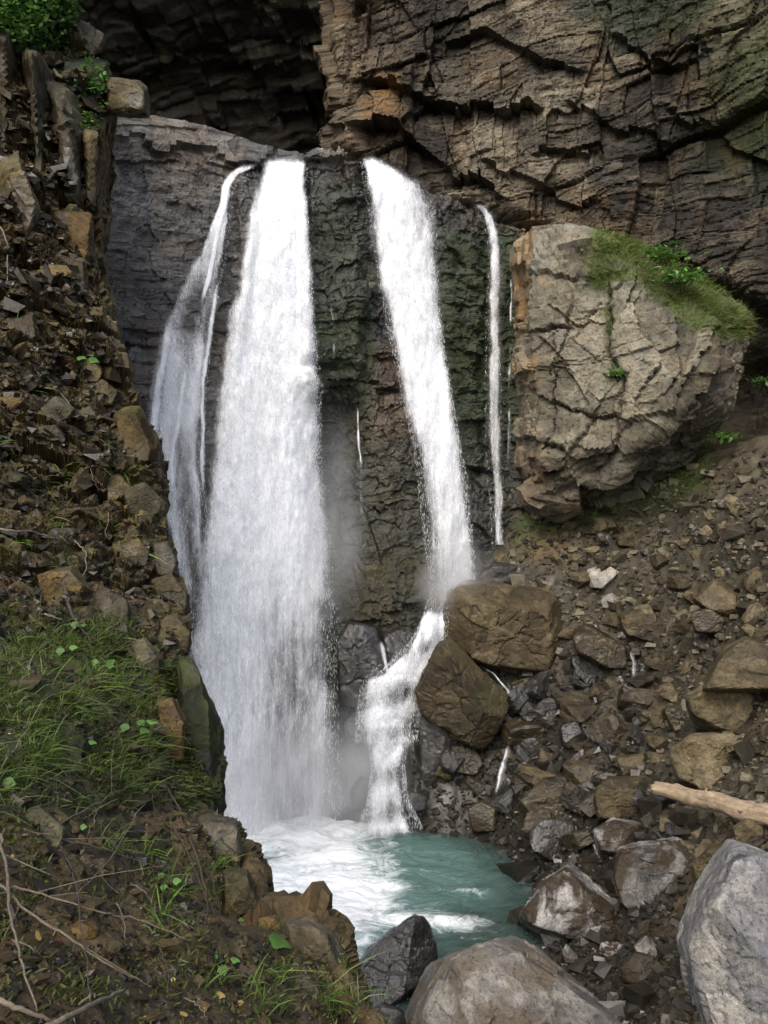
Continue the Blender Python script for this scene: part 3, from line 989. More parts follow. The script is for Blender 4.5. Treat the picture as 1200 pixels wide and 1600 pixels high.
def buttress():
    pts = [(828, 372), (900, 376), (1000, 384), (1060, 416), (1168, 498), (1160, 556), (1128, 640), (1062, 712), (985, 762), (880, 800), (850, 770), (826, 700), (822, 520)]
    C = P(960, 600, BUTT_Y)
    fronts = [((-0.75, -1, 0.10), 0.80), ((0.05, -1, 0.28), 0.98), ((0.75, -1, -0.15), 0.92), ((0.25, -0.8, 1.0), 0.98), ((0.45, -0.8, 0.85), 0.93),
              ((0.3, -1, -0.75), 0.80), ((-0.3, -1, -0.4), 0.92), ((0.9, -0.7, -0.8), 0.82)]
    pts = [(960 + (a - 960) * 1.05, 600 + (b - 600) * 1.07) for a, b in pts]
    C = P(960, 600, BUTT_Y)
    size = 6.5
    fr_ = [((-0.42, -1, 0.10), 1.75), ((0.85, -0.8, -0.05), 2.35), ((0.42, -0.6, 0.8), 2.72), ((0.55, -0.55, -0.75), 2.1), ((-0.15, -0.7, -0.8), 2.5), ((0.1, -1, 0.2), 1.95),
           ((0, 1, 0), 3.0), ((0.5, 1, 0.3), 3.0), ((-0.5, 1, 0), 3.0)]
    W = np.stack([(np.array([q[0] for q in pts]) - 960) / F * BUTT_Y, -(np.array([q[1] for q in pts]) - 600) / F * BUTT_Y], 1)
    planes = [(n_, d_) for n_, d_ in fr_]
    for a, b in zip(W, np.roll(W, -1, 0)):
        e = b - a
        nn = np.array([-e[1], e[0]]) / np.linalg.norm(e)
        if nn @ (a + b) < 0:
            nn = -nn
        planes.append(((nn[0], 0.0, nn[1]), float(nn @ (a + b) / 2)))
    dirs, f = ico(7)
    v = dirs * clip_radius(dirs, planes, 46)[:, None]
    n = vnormals(v, f)
    wv = v + C
    q = wv + 0.25 * np.stack([fbm(wv * 0.5, 3, 121), fbm(wv * 0.5, 3, 122), fbm(wv * 0.5, 3, 123)], -1)
    rj = np.array(Matrix.Rotation(math.radians(-24), 3, 'Y'))
    h0, e0, r0 = facets(q, (1.5, 1.6, 3.4), 131, rj, 0.5, 0.1)
    rb = np.array(Matrix.Rotation(math.radians(14), 3, 'Y'))
    h1, e1, r1 = blocks(q, rb, (2.0, 1.6, 0.95), 133, 0.12, 0.6, 0.5)
    h2, e2, r2 = blocks(q, rb, (0.7, 0.7, 0.3), 134, 0.2, 0.7, 0.5)
    h3, e3, r3 = facets(q, (0.2, 0.22, 0.14), 136, rb, 0.6)
    px, py = proj(wv)
    top = ss(0.45, 0.8, n[:, 2])
    d = 0.26 * h0 + 0.16 * h1 + 0.05 * h2 + 0.02 * h3 + 0.10 * fbm(wv * 0.6, 3, 138) + 0.018 * fbm(wv * 5, 4, 139)
    d -= 0.03 * (1 - ss(0, 0.02, e1))
    wpx, wpy = px + 9 * fbm(wv * 1.5, 3, 143) + 6 * fbm(wv * 5, 3, 145), py + 9 * fbm(wv * 1.5, 3, 144) + 6 * fbm(wv * 5, 3, 146)
    fr = (n[:, 1] < 0.2)
    d += fr * cracks(wpx, wpy, [
        ([(858, 580), (885, 545), (937, 480)], 5, 0.16, 0.10), ([(890, 532), (938, 572), (955, 560)], 4, 0.14, 0.08),
        ([(858, 622), (919, 649), (966, 654)], 5, 0.2, -0.14), ([(952, 450), (954, 555), (982, 592), (967, 680), (940, 740)], 7, 0.3, -0.12),
        ([(982, 470), (1002, 520), (1022, 565), (1010, 600)], 5, 0.2, 0.12), ([(840, 424), (892, 436), (935, 424)], 4, 0.16, -0.10),
        ([(894, 470), (880, 535)], 4, 0.12, 0.1), ([(850, 512), (892, 508)], 5, 0.2, -0.16), ([(930, 650), (890, 712)], 5, 0.14, 0.1),
        ([(1056, 520), (1062, 580), (1040, 610)], 5, 0.16, 0.1), ([(1087, 560), (1027, 670), (960, 760)], 8, 0.1, 0.16), ([(866, 560), (862, 640), (858, 700)], 4, 0.14, -0.1),
        ([(840, 690), (900, 716), (960, 700)], 6, 0.2, -0.16)])
    low = ss(640, 760, py)
    d += low * (0.14 * h1 + 0.07 * h2)
    v = v + n * (d * (1 - 0.55 * top))[:, None]
    nz = fbm(wv * 0.9, 4, 141)
    crest = np.interp(px, [890, 915, 960, 1010, 1060, 1110, 1165], [380, 385, 392, 398, 415, 450, 490])
    lower = np.interp(px, [890, 930, 960, 1000, 1060, 1110, 1165], [420, 455, 440, 440, 500, 530, 525])
    moss = ss(905, 935, px) * ss(lower + 14, lower - 10, py) * (n[:, 1] < 0.3) * np.clip(0.9 + nz, 0, 1)
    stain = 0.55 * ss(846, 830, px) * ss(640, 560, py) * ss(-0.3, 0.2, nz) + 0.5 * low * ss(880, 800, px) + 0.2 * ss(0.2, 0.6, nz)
    tone = 0.35 * r0[:, 0] + 0.35 * r1[:, 0] + 0.3 * r2[:, 0] + 0.12 - 0.22 * low - 0.12 * ss(420, 640, py) - 0.30 * ss(985, 1060, px)  # shade of the right side and underside is put into the tone
    wet = 0.5 * low * ss(900, 820, px)
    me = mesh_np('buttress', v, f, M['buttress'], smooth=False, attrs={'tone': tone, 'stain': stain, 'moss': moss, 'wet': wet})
    o = obj('rock_buttress', me, loc=C)
    tag(o, 'huge pale cracked rock buttress with a grassy top right of the falls', 'rock')
    return o, wv, n, moss


BUTTRESS, BV, BN, BMOSS = buttress()

# ---------------------------------------------------------------- left bank
SIL = [(-140, 95), (-80, 100), (0, 104), (60, 118), (90, 150), (130, 163), (180, 160), (250, 152), (320, 140), (400, 148), (500, 162), (560, 176), (620, 210), (700, 240), (780, 250),
       (830, 254), (880, 268), (950, 288), (1000, 298), (1050, 302), (1100, 318), (1180, 334), (1272, 338), (1286, 366), (1330, 377), (1370, 392), (1428, 400),
       (1438, 440), (1446, 490), (1470, 526), (1540, 538), (1560, 560), (1600, 580), (1700, 640)]
SILY = [(-140, 19.5), (0, 19.2), (180, 18.6), (320, 17.2), (500, 15), (700, 12.5), (850, 11), (1000, 9.7), (1150, 8.6), (1272, 7.9), (1290, 7.0), (1428, 6.1), (1440, 5.8), (1500, 5.4),
        (1600, 4.9), (1700, 4.5)]
LEFTY = [(-140, 17.6), (100, 16.8), (300, 15.0), (500, 12.9), (700, 10.8), (900, 8.6), (1000, 7.4), (1100, 6.3), (1250, 5.2), (1400, 4.4), (1600, 3.5), (1700, 3.2)]
PXL = -150.0


def bank_base(u, py):
    """u in 0..1 from beyond the left frame edge to the brink."""
    sil = lut(py, SIL)
    px = np.where(u < 0, PXL + 700 * u, PXL + (sil - PXL) * np.maximum(u, 0))
    w_ = px / np.maximum(sil, 1)
    yl, ys = lut(py, LEFTY), lut(py, SILY)
    Y = yl * (ys / yl) ** (np.sign(w_) * np.minimum(np.abs(w_) ** 1.15, 1.2))
    return P(px, py, Y)


def bank():
    nu, nr, nv = 375, 36, 900
    py = np.linspace(-140, 1700, nv)
    u = np.concatenate([np.linspace(-1, 0, 46)[:-1], np.linspace(0, 1, 330) ** 0.9])
    U, PY = np.meshgrid(u, py, indexing='ij')
    p = bank_base(U, PY)
    # smooth the brink a little along its length in depth only by the noise below; then roll over it and go down the far side
    e = p[-1]
    t = np.linspace(0, 1, nr + 1)[1:, None]
    sc = (e[:, 1] / 8.0)[None, :]
    back = np.stack([e[None, :, 0] - 1.3 * sc * t ** 2 + 0.02 * sc * np.sin(t * math.pi), e[None, :, 1] + sc * 2.2 * t, e[None, :, 2] - sc * (0.25 * t + 2.2 * t ** 2)], -1)
    p = np.concatenate([p, back], 0)
    n = grid_normals(p)
    if n[nu // 2, nv // 2, 0] < 0:
        n = -n
    px, py_ = proj(p)
    s = (np.clip(p[..., 1], 3, 22) / 8.0) ** 0.75
    q = p + 0.12 * np.stack([fbm(p * 0.9, 3, 151), fbm(p * 0.9, 3, 152), fbm(p * 0.9, 3, 153)], -1)
    rot = np.array(Matrix.Rotation(math.radians(14), 3, 'Y'))
    h0, e0, r0 = facets(q, (1.3, 1.3, 0.9), 161, rot, 0.45)
    h1, e1, r1 = facets(q, (0.52, 0.52, 0.36), 163, rot, 0.5)
    h2, e2, r2 = facets(q, (0.2, 0.2, 0.13), 165, rot, 0.6)
    h3, e3, r3 = facets(q, (0.075, 0.08, 0.055), 167, rot, 0.9)
    soil = ss(900, 1010, py_) * (1 - ss(-60, -10, px - lut(py_, SIL)))          # soft ground below, rocky above and along the brink
    soil = np.maximum(soil, ss(1440, 1500, py_) * ss(520, 470, px))
    rocky = 1 - 0.75 * soil
    rbk = np.array(Matrix.Rotation(math.radians(-12), 3, 'Y'))
    b0, be0, br0 = blocks(q, rbk, (1.5, 1.6, 0.9), 181, 0.2, 0.7, 0.5)
    b1, be1, br1 = blocks(q, rbk, (0.55, 0.6, 0.32), 183, 0.25, 0.8, 0.5)
    b2, be2, br2 = blocks(q, rbk, (0.2, 0.24, 0.11), 185, 0.25, 0.9, 0.4)
    rocky = 1 - soil
    d = s * rocky * (0.26 * b0 + 0.15 * b1 + 0.06 * b2 - 0.08 * (1 - ss(0, 0.06, be0)) - 0.04 * (1 - ss(0, 0.04, be1)))
    d += s * (0.08 * h0 + 0.04 * h1 + 0.02 * h2 + 0.12 * fbm(p * 0.9, 4, 168))
    d += 0.04 * fbm(p * 4, 4, 169) + 0.012 * fbm(p * 14, 4, 170)
    brink = np.exp(-((px - lut(py_, SIL)) / 30) ** 2)
    d = np.where(np.arange(nu + nr)[:, None] < nu, d, d * 0.8)
    d = d * (1 - 0.3 * brink)
    d = d * (1 - soil) + blur(d, 3) * soil
    far = ss(1150, 850, py_)[..., None]
    nd_ = n * (1 - 0.62 * far) + far * np.array([0.1, -0.62, 0.22])
    nd_ = nd_ / np.linalg.norm(nd_, axis=-1, keepdims=True)
    p = p + nd_ * d[..., None]
    nz = fbm(p * 1.3, 4, 175)
    moss = ss(930, 1000, py_) * ss(1320, 1220, py_) * ss(270, 200, px) * np.clip(0.75 + 1.2 * nz, 0, 1)
    moss = np.maximum(moss, 0.7 * ss(180, 90, py_) * ss(30, 60, px))
    moss = np.maximum(moss, ss(1000, 1040, py_) * ss(1275, 1255, py_) * ss(-65, -30, px - lut(py_, SIL)) * 0.95)
    moss = np.maximum(moss * 0.8, ss(0.2, 0.6, fbm(p * 1.3, 4, 176)) * 0.55 * ss(430, 520, py_))
    stain = ss(0.0, 0.45, fbm(p * 0.7, 3, 177)) * 0.5 + 0.5 * np.exp(-((px - 110) / 40) ** 2 - ((py_ - 360) / 50) ** 2)
    wet = np.clip(0.35 + 0.7 * fbm(p * 0.8, 3, 178), 0, 1) * (0.5 + 0.5 * soil)
    tone = 0.3 * r1[..., 0] + 0.35 * r2[..., 0] + 0.25 * r3[..., 0] + 0.15 * (1 - soil) * ss(700, 300, py_) + 0.08 * rocky
    me = mesh_np('hillside', p, grid_faces(nu + nr, nv), M['bank'], smooth=False, attrs={'tone': tone, 'stain': stain, 'moss': moss, 'wet': wet})
    o = obj('hillside', me)
    tag(o, 'steep brown rocky bank with moss, soil and roots at the left of the picture', 'hillside', kind='structure')
    return o, p[:nu], grid_normals(p)[:nu] * (1 if grid_normals(p)[nu // 2, nv // 2, 0] > 0 else -1)


BANK, KP, KN = bank()
KPX, KPY = proj(KP)


def bank_at(px, py):
    """Point and normal of the built bank nearest to a photograph pixel."""
    i = np.argmin((KPX - px) ** 2 + (KPY - py) ** 2)
    return KP.reshape(-1, 3)[i], KN.reshape(-1, 3)[i]


# ---------------------------------------------------------------- falling water
def water_mat(name, dens=1.0, sx=9.0, sy=1.1, lo=-0.30, hi=0.22, top=1.0):
    k = NT(name)
    uvn = k.n('ShaderNodeUVMap', uv_map='uv')
    uv = uvn.outputs[0]
    # billowing clumps near the top, longer strands lower down
    st = k.attr('strand')
    a1 = k.noise(k.mapv(uv, (sx * 0.75, sy * 2.6, 1)), 1.0, 5, 0.62, 0.5)
    a2 = k.noise(k.mapv(uv, (sx * 1.1, sy * 0.7, 1)), 1.0, 6, 0.64, 0.25)
    b1 = k.noise(k.mapv(uv, (sx * 3.2, sy * 11.0, 1), (7, 3, 0)), 1.0, 4, 0.7, 0.3)
    b2 = k.noise(k.mapv(uv, (sx * 4.0, sy * 4.5, 1), (7, 3, 0)), 1.0, 5, 0.7, 0.2)
    a = k.mixf(st, a1, a2)
    b = k.mixf(st, b1, b2)
    c = k.noise(k.mapv(uv, (sx * 0.3, sy * 0.9, 1), (1, 9, 0)), 1.0, 4, 0.6, 0.6)
    den = k.attr('dens')
    v = k.math('ADD', k.math('MULTIPLY', a, 0.5), k.math('MULTIPLY', b, 0.38))
    v = k.math('ADD', v, k.math('MULTIPLY', c, 0.36))           # about 0.62 on average
    th = k.math('SUBTRACT', 1.06, k.math('MULTIPLY', den, 0.8 * dens))
    al = k.step(k.math('SUBTRACT', v, th), lo, hi, 0.0, top)
    al = k.math('MULTIPLY', al, k.step(den, 0.0, 0.35))
    nb = k.bump(v, 0.6, 0.12)
    col = k.mix(k.step(v, 0.45, 0.75), (0.72, 0.76, 0.83), (0.90, 0.925, 0.96))
    df = k.n('ShaderNodeBsdfDiffuse')
    k.put(df.inputs[0], col)
    k.put(df.inputs['Normal'], nb)
    tl = k.n('ShaderNodeBsdfTranslucent')
    k.put(tl.inputs[0], (0.9, 0.93, 0.95))
    mx = k.n('ShaderNodeMixShader')
    mx.inputs[0].default_value = 0.14
    k.put(mx.inputs[1], df.outputs[0])
    k.put(mx.inputs[2], tl.outputs[0])
    tr = k.n('ShaderNodeBsdfTransparent')
    m2 = k.n('ShaderNodeMixShader')
    k.put(m2.inputs[0], al)
    k.put(m2.inputs[1], tr.outputs[0])
    k.put(m2.inputs[2], mx.outputs[0])
    return k.surf(m2.outputs[0])


def drop_mat():
    k = NT('water_drops')
    df = k.n('ShaderNodeBsdfDiffuse')
    k.put(df.inputs[0], (0.9, 0.92, 0.94))
    tl = k.n('ShaderNodeBsdfTranslucent')
    k.put(tl.inputs[0], (0.9, 0.92, 0.94))
    mx = k.n('ShaderNodeMixShader')
    mx.inputs[0].default_value = 0.4
    k.put(mx.inputs[1], df.outputs[0])
    k.put(mx.inputs[2], tl.outputs[0])
    return k.surf(mx.outputs[0])


M['water_thick'] = water_mat('falling_water_thick', 1.0, 8.0, 1.0)
M['water_thin'] = water_mat('falling_water_thin', 1.0, 8.0, 1.0)
M['water_soft'] = water_mat('water_spray_veil', 1.0, 6.0, 0.9, -0.45, 0.6, 0.75)
M['drops'] = drop_mat()

_OCT = np.array([[0, 0, 1], [1, 0, 0], [-.5, .87, 0], [-.5, -.87, 0], [0, 0, -1.0]])
_OCTF = np.array([[0, 1, 2], [0, 2, 3], [0, 3, 1], [4, 2, 1], [4, 3, 2], [4, 1, 3]])


def streak_mesh(name, pos, ax, w, l):
    """Many small spindle-shaped water drops. pos, ax (n,3); w, l (n)."""
    n = len(pos)
    ax = ax / np.linalg.norm(ax, axis=1, keepdims=True)
    s1 = np.cross(ax, np.array([0.3, 1, 0.1]))
    s1 /= np.maximum(np.linalg.norm(s1, axis=1, keepdims=True), 1e-6)
    s2 = np.cross(ax, s1)
    V = (pos[:, None] + _OCT[None, :, 2:3] * (ax * l[:, None])[:, None] + _OCT[None, :, 0:1] * (s1 * w[:, None])[:, None]
         + _OCT[None, :, 1:2] * (s2 * w[:, None])[:, None])
    Fc = (_OCTF[None] + 5 * np.arange(n)[:, None, None])
    return mesh_np(name, V.reshape(-1, 3), Fc.reshape(-1, 3), M['drops'])


def sheet(name, left, right, off, mat, parent, depth_fn, layers=3, nu=70, nv=320, gap=0.14, dens=1.0, edge=0.22, bulge=0.25, drops=4000, lump=0.10, seed=1,
          dfun=None, edgew=0.15, dropw=1.0, arc=0.0, fade=0.012, wob_=5.5, soft=1):
    y0, y1 = left[0][0], left[-1][0]
    py = np.linspace(y0, y1, nv)
    # the outlines wander a little, as falling water does
    wob = lambda s_: wob_ * fbm(np.stack([py * 0.022, py * 0 + s_, py * 0], -1), 4, 200 + seed)
    L = lut(py, left) + wob(0.0) * 0.8
    Rr = lut(py, right) + wob(7.7) * 0.8
    s = np.linspace(0, 1, nu)
    for li in range(layers + soft):
        fz = li == layers
        ex = edge * (0.25 + 0.3 * li) if not fz else max(edge, 0.35) * 2.6
        wide = 0.45 if fz else edgew
        wpx = (Rr - L)
        PX = (L - wpx * ex * 0.3)[None, :] + (wpx * (1 + 0.6 * ex))[None, :] * s[:, None]
        PY = np.repeat(py[None, :], nu, 0)
        Y = depth_fn(PX, PY)
        t = (py - y0) / (y1 - y0)
        p = P(PX, PY, Y)
        o_ = off + gap * li + bulge * (np.sin(math.pi * s) ** 0.8)[:, None] * ss(0, 0.12, t)[None, :] + arc * np.sqrt(t)[None, :]
        q = p * np.array([1.0, 1.0, 0.45])
        o_ = o_ + lump * ss(0.0, 0.1, t)[None, :] * (fbm(q * 1.6 + li * 9, 4, 210 + seed) + 0.5 * fbm(q * 5 + li * 5, 3, 214 + seed))
        p[..., 1] -= o_
        dn = np.minimum(ss(0, wide, s), ss(0, wide, 1 - s))[:, None] * np.ones((1, nv))
        dn = dn * ss(0.0, fade, t)[None, :] * (1 - ss(1 - fade * 1.5, 1.0, t) * (fade > 0.02))[None, :] * (dens * (1 - 0.16 * li) if not fz else 0.55 * min(dens, 0.8))
        dn = dn * (0.86 + 0.34 * fbm(q * np.array([1.4, 1.4, 0.8]) + li * 3, 4, 220 + seed))
        if dfun is not None:
            dn = dn * dfun(PX, PY, s[:, None], t[None, :])
        mx = (PX - 600) / F * 24
        my = np.concatenate([[0], np.cumsum(np.diff(py) / F * 24)])
        uv = np.stack([mx + li * 13.7, np.repeat(my[None], nu, 0) + li * 5.1], -1)
        me = mesh_np(name, p, grid_faces(nu, nv), M['water_soft'] if fz else mat, attrs={'dens': np.clip(dn, 0, 1.3), 'strand': np.repeat((0.15 + 0.75 * ss(0.3, 0.75, t))[None], nu, 0)}, uv=uv)
        obj('spray_veil' if fz else name, me, parent)
    # flying drops
    drops = int(drops * 0.45)
    if drops:
        r = np.random.default_rng(300 + seed)
        t = r.random(drops) ** 0.8
        pyd = y0 + (y1 - y0) * t
        sd = np.where(r.random(drops) < 0.6, np.clip(r.normal(0.05, 0.055, drops), -0.08, 0.3), r.random(drops))
        sd = np.where(r.random(drops) < 0.5, sd, 1 - sd)
        sd = np.where((sd < 0.02) | (sd > 0.98), r.random(drops), sd)
        Ld, Rd = lut(pyd, left), lut(pyd, right)
        pxd = Ld + (Rd - Ld) * sd
        Yd = depth_fn(pxd, pyd) - off - gap * layers - bulge * np.clip(np.sin(math.pi * np.clip(sd, 0, 1)), 0, 1) - np.abs(r.normal(0, 0.12, drops)) - arc * np.sqrt(t)
        pos = P(pxd, pyd, Yd)
        if dfun is not None:
            kp = r.random(drops) < np.clip(dfun(pxd, pyd, sd, t), 0, 1) + 0.15
            pos, t = pos[kp], t[kp]
        n = len(pos)
        ax = np.stack([r.normal(-0.04, 0.10, n), r.normal(0, 0.1, n), -np.ones(n)], 1)
        wd = r.uniform(0.002, 0.005, n) * dropw
        ln = wd * r.uniform(4.0, 18.0, n) * (0.4 + 0.6 * t)
        o = obj('flying_drops', streak_mesh('flying_drops', pos, ax, wd, ln), parent)
        tag(o, kind='stuff')


def falls():
    # main fall
    m = empty('waterfall', P(430, 1290, 22.8))
    m.location = (0, 0, 0)
    tag(m, 'broad dense white main fall plunging into the pool', 'waterfall')
    dfm = lambda px, py, s, t: (1.0 + 0 * px) * (1 - 0.45 * ss(0.52, 0.8, t) * np.exp(-((px - (445 + 0.03 * (py - 1000))) / 45) ** 2)) * (1 - 0.28 * ss(0.5, 0.75, t)) \
        * (1 - 0.25 * ss(0.4, 0.7, t) * ss(0.6, 0.85, s))
    sheet('falling_water',
          [(256, 416), (300, 409), (400, 386), (500, 364), (600, 346), (700, 337), (800, 326), (900, 312), (1000, 298), (1100, 300), (1200, 318), (1330, 325)],
          [(256, 484), (300, 480), (400, 488), (500, 496), (588, 501), (606, 509), (640, 506), (700, 506), (800, 516), (900, 526), (1000, 531), (1100, 533), (1200, 537), (1330, 545)],
          0.18, M['water_thick'], m, lambda a, b: np.minimum(wall_depth(a, b), 25.2), layers=4, nu=100, nv=460, gap=0.16, dens=1.0, edge=0.3, bulge=0.35, drops=22000, lump=0.2, seed=1, dfun=dfm, edgew=0.2, wob_=9)
    # spout that sweeps in from the gorge above the lip
    pts = [(500, 236, 27.6), (486, 246, 26.5), (470, 255, 25.7), (450, 262, 25.1), (430, 272, 24.9)]
    nu, nv = 24, 60
    tt = np.linspace(0, 1, nv)
    cen = np.stack([np.interp(tt, np.linspace(0, 1, 5), [q[i] for q in pts]) for i in range(3)], -1)
    s = np.linspace(-1, 1, nu)
    PXs = cen[None, :, 0] + s[:, None] * (5 + 30 * tt[None, :] ** 1.4)
    PYs = cen[None, :, 1] + s[:, None] * (-2) + 1.5 * s[:, None] ** 2 + 4 * tt[None, :] * (s[:, None] > 0) - 3
    p = P(PXs, PYs, np.repeat(cen[None, :, 2], nu, 0))
    p[..., 2] += 0.04 * fbm(p * 3, 3, 77)
    dn = ss(0, 0.4, 1 - np.abs(s))[:, None] * np.ones((1, nv)) * 1.3
    me = mesh_np('spout', p, grid_faces(nu, nv), M['water_thick'], attrs={'dens': dn}, uv=np.stack([s[:, None] * 0.4 + 0 * tt, 0 * s[:, None] + tt * 2.5], -1))
    obj('spout', me, m)

    # thin veil on the left
    v = empty('waterfall')
    tag(v, 'thin lacy veil of water sliding down the dark slab left of the main fall', 'waterfall')

    def dfv(px, py, s, t):
        mid = np.exp(-((s - 0.55) / 0.22) ** 2)
        holes = 1 - 0.55 * mid * ss(0.2, 0.3, t) * (1 - 0.6 * np.exp(-((py - 620) / 70) ** 2))
        holes = holes * (1 - 0.35 * ss(0.13, 0.2, t) * (1 - ss(0.3, 0.4, t)))
        return holes * (1 - 0.25 * ss(0.78, 0.98, t))
    sheet('falling_water',
          [(262, 388), (280, 362), (300, 349), (350, 336), (400, 315), (450, 285), (500, 263), (560, 256), (650, 241), (700, 249), (760, 257), (850, 270), (900, 280), (1020, 300)],
          [(262, 416), (280, 376), (300, 364), (350, 362), (400, 356), (450, 346), (500, 336), (560, 330), (650, 322), (700, 322), (760, 322), (850, 328), (900, 330), (1020, 340)],
          0.3, M['water_thin'], v, wall_depth, layers=2, nu=60, nv=330, gap=0.07, dens=0.68, edge=0.25, bulge=0.05, drops=5000, lump=0.05, seed=2, dfun=dfv, edgew=0.24, wob_=9)
    # brighter threads inside the veil
    for i, (l, wd, dd) in enumerate([([(262, 405), (280, 372), (300, 358), (340, 352), (420, 335), (500, 315)], 7, 1.0),
                                     ([(420, 350), (500, 336), (600, 325), (700, 321), (800, 322)], 6, 0.85),
                                     ([(480, 272), (560, 264), (640, 250), (690, 246), (770, 262), (880, 285)], 12, 0.85),
                                     ([(560, 300), (640, 288), (720, 275), (800, 276)], 8, 0.7)]):
        sheet('thread', [(a, b - wd) for a, b in l], [(a, b + wd) for a, b in l], 0.42, M['water_thin'], v, wall_depth, layers=1, nu=14, nv=160, dens=dd, edge=0.3, bulge=0.04,
              drops=0, lump=0.04, seed=20 + i, edgew=0.5, fade=0.16)

    # right-hand fall
    r = empty('waterfall')
    tag(r, 'tall slanting white fall on the right that ends behind the square boulder', 'waterfall')

    def dfr(px, py, s, t):
        k_ = 1 - 0.3 * ss(0.35, 0.75, t) * (1 - ss(0.2, 0.5, s)) - 0.25 * np.exp(-((s - 0.72) / 0.16) ** 2) * (1 - ss(0.1, 0.3, t))
        return k_ * (1 - 0.25 * ss(0.55, 0.8, t))
    sheet('falling_water',
          [(252, 561), (300, 568), (400, 582), (500, 599), (600, 622), (700, 644), (800, 655), (900, 668), (1005, 674)],
          [(252, 582), (275, 622), (300, 668), (330, 684), (400, 686), (500, 691), (560, 700), (650, 714), (750, 732), (850, 742), (900, 746), (1005, 735)],
          0.22, M['water_thick'], r, wall_depth, layers=3, nu=70, nv=380, gap=0.13, dens=0.80, edge=0.3, bulge=0.22, drops=12000, lump=0.15, seed=3, dfun=dfr, edgew=0.26, wob_=8)
    # slender fall further right
    q = empty('waterfall')
    tag(q, 'slender broken stream falling down the mossy wall nearest the buttress', 'waterfall')
    sheet('falling_water', [(324, 735), (345, 752), (370, 761), (430, 762), (500, 758), (600, 757), (700, 757), (780, 764), (850, 768)],
          [(324, 752), (345, 772), (370, 779), (430, 781), (500, 780), (600, 784), (700, 784), (780, 785), (850, 787)],
          0.4, M['water_thin'], q, wall_depth, layers=2, nu=26, nv=260, gap=0.06, dens=0.58, edge=0.6, bulge=0.08, drops=900, lump=0.05, seed=4, edgew=0.42, wob_=8,
          dfun=lambda px, py, s, t: 1 - 0.25 * ss(0.3, 0.9, t))
    for j, (nm, l, wd) in enumerate([('trickle on the mossy wall right of the slender fall', [(365, 795), (500, 796), (620, 792), (800, 790)], 3),
                                     ('trickle on the mossy rib between the two big falls', [(470, 517), (520, 524), (585, 526)], 3),
                                     ('faint trickle under the shelf beside the main fall', [(598, 560), (700, 562), (790, 566), (840, 566)], 3),
                                     ]):
        e = empty('trickle')
        tag(e, 'thin white ' + nm, 'trickle')
        sheet('falling_water', [(a, b - wd) for a, b in l], [(a, b + wd) for a, b in l], 0.36, M['water_thin'], e, wall_depth, layers=1, nu=10, nv=160, dens=0.54, edge=0.3,
              bulge=0.03, drops=0, lump=0.03, seed=40 + j, edgew=0.5, fade=0.2, dfun=lambda px, py, s, t: 0.75 + 0.6 * vnoise(np.stack([py * 0.06 + 0 * px, 0 * py + 0 * px, 0 * px + 0 * py], -1), 7))


falls()


def ground_depth(px, py):
    px, py = np.asarray(px, float), np.asarray(py, float)
    res = np.empty(px.shape)
    for i in np.ndindex(px.shape):
        res[i] = hit(px[i], py[i])
    return res


def rivulets():
    for i, (lab, pts, wd, dn) in enumerate([
            ('thin white rivulet running down the right edge of the leaning wedge boulder', [(740, 1030), (768, 1046), (790, 1072), (800, 1092)], 5, 0.62),
            ('small white chute between dark rocks right of the wedge, above the pool', [(792, 1150), (784, 1180), (776, 1212), (768, 1242)], 7, 0.66),
            ('short white spill falling off the long dark slab', [(976, 1008), (980, 1030), (980, 1060)], 6, 0.55),
            ('narrow white chute beside the brown slab near the log tip', [(908, 1272), (912, 1292), (922, 1314), (934, 1340)], 6, 0.52)]):
        e = empty('rivulet')
        tag(e, lab, 'rivulet')
        ys = np.array([q[1] for q in pts], float)
        dd = np.array([hit(a, b) for a, b in pts])
        dd = np.minimum.accumulate(dd)
        sheet('falling_water', [(b, a - wd * (0.6 + 0.5 * k_ / len(pts))) for k_, (a, b) in enumerate(pts)], [(b, a + wd * (0.6 + 0.5 * k_ / len(pts))) for k_, (a, b) in enumerate(pts)], 0.42, M['water_thin'], e,
              lambda px, py, ys=ys, dd=dd: np.interp(py, ys, dd) + 0 * px, layers=1, nu=12, nv=60, dens=dn, edge=0.3, bulge=0.04, drops=0, lump=0.08, seed=80 + i, edgew=0.5, fade=0.2, wob_=7)


rivulets()


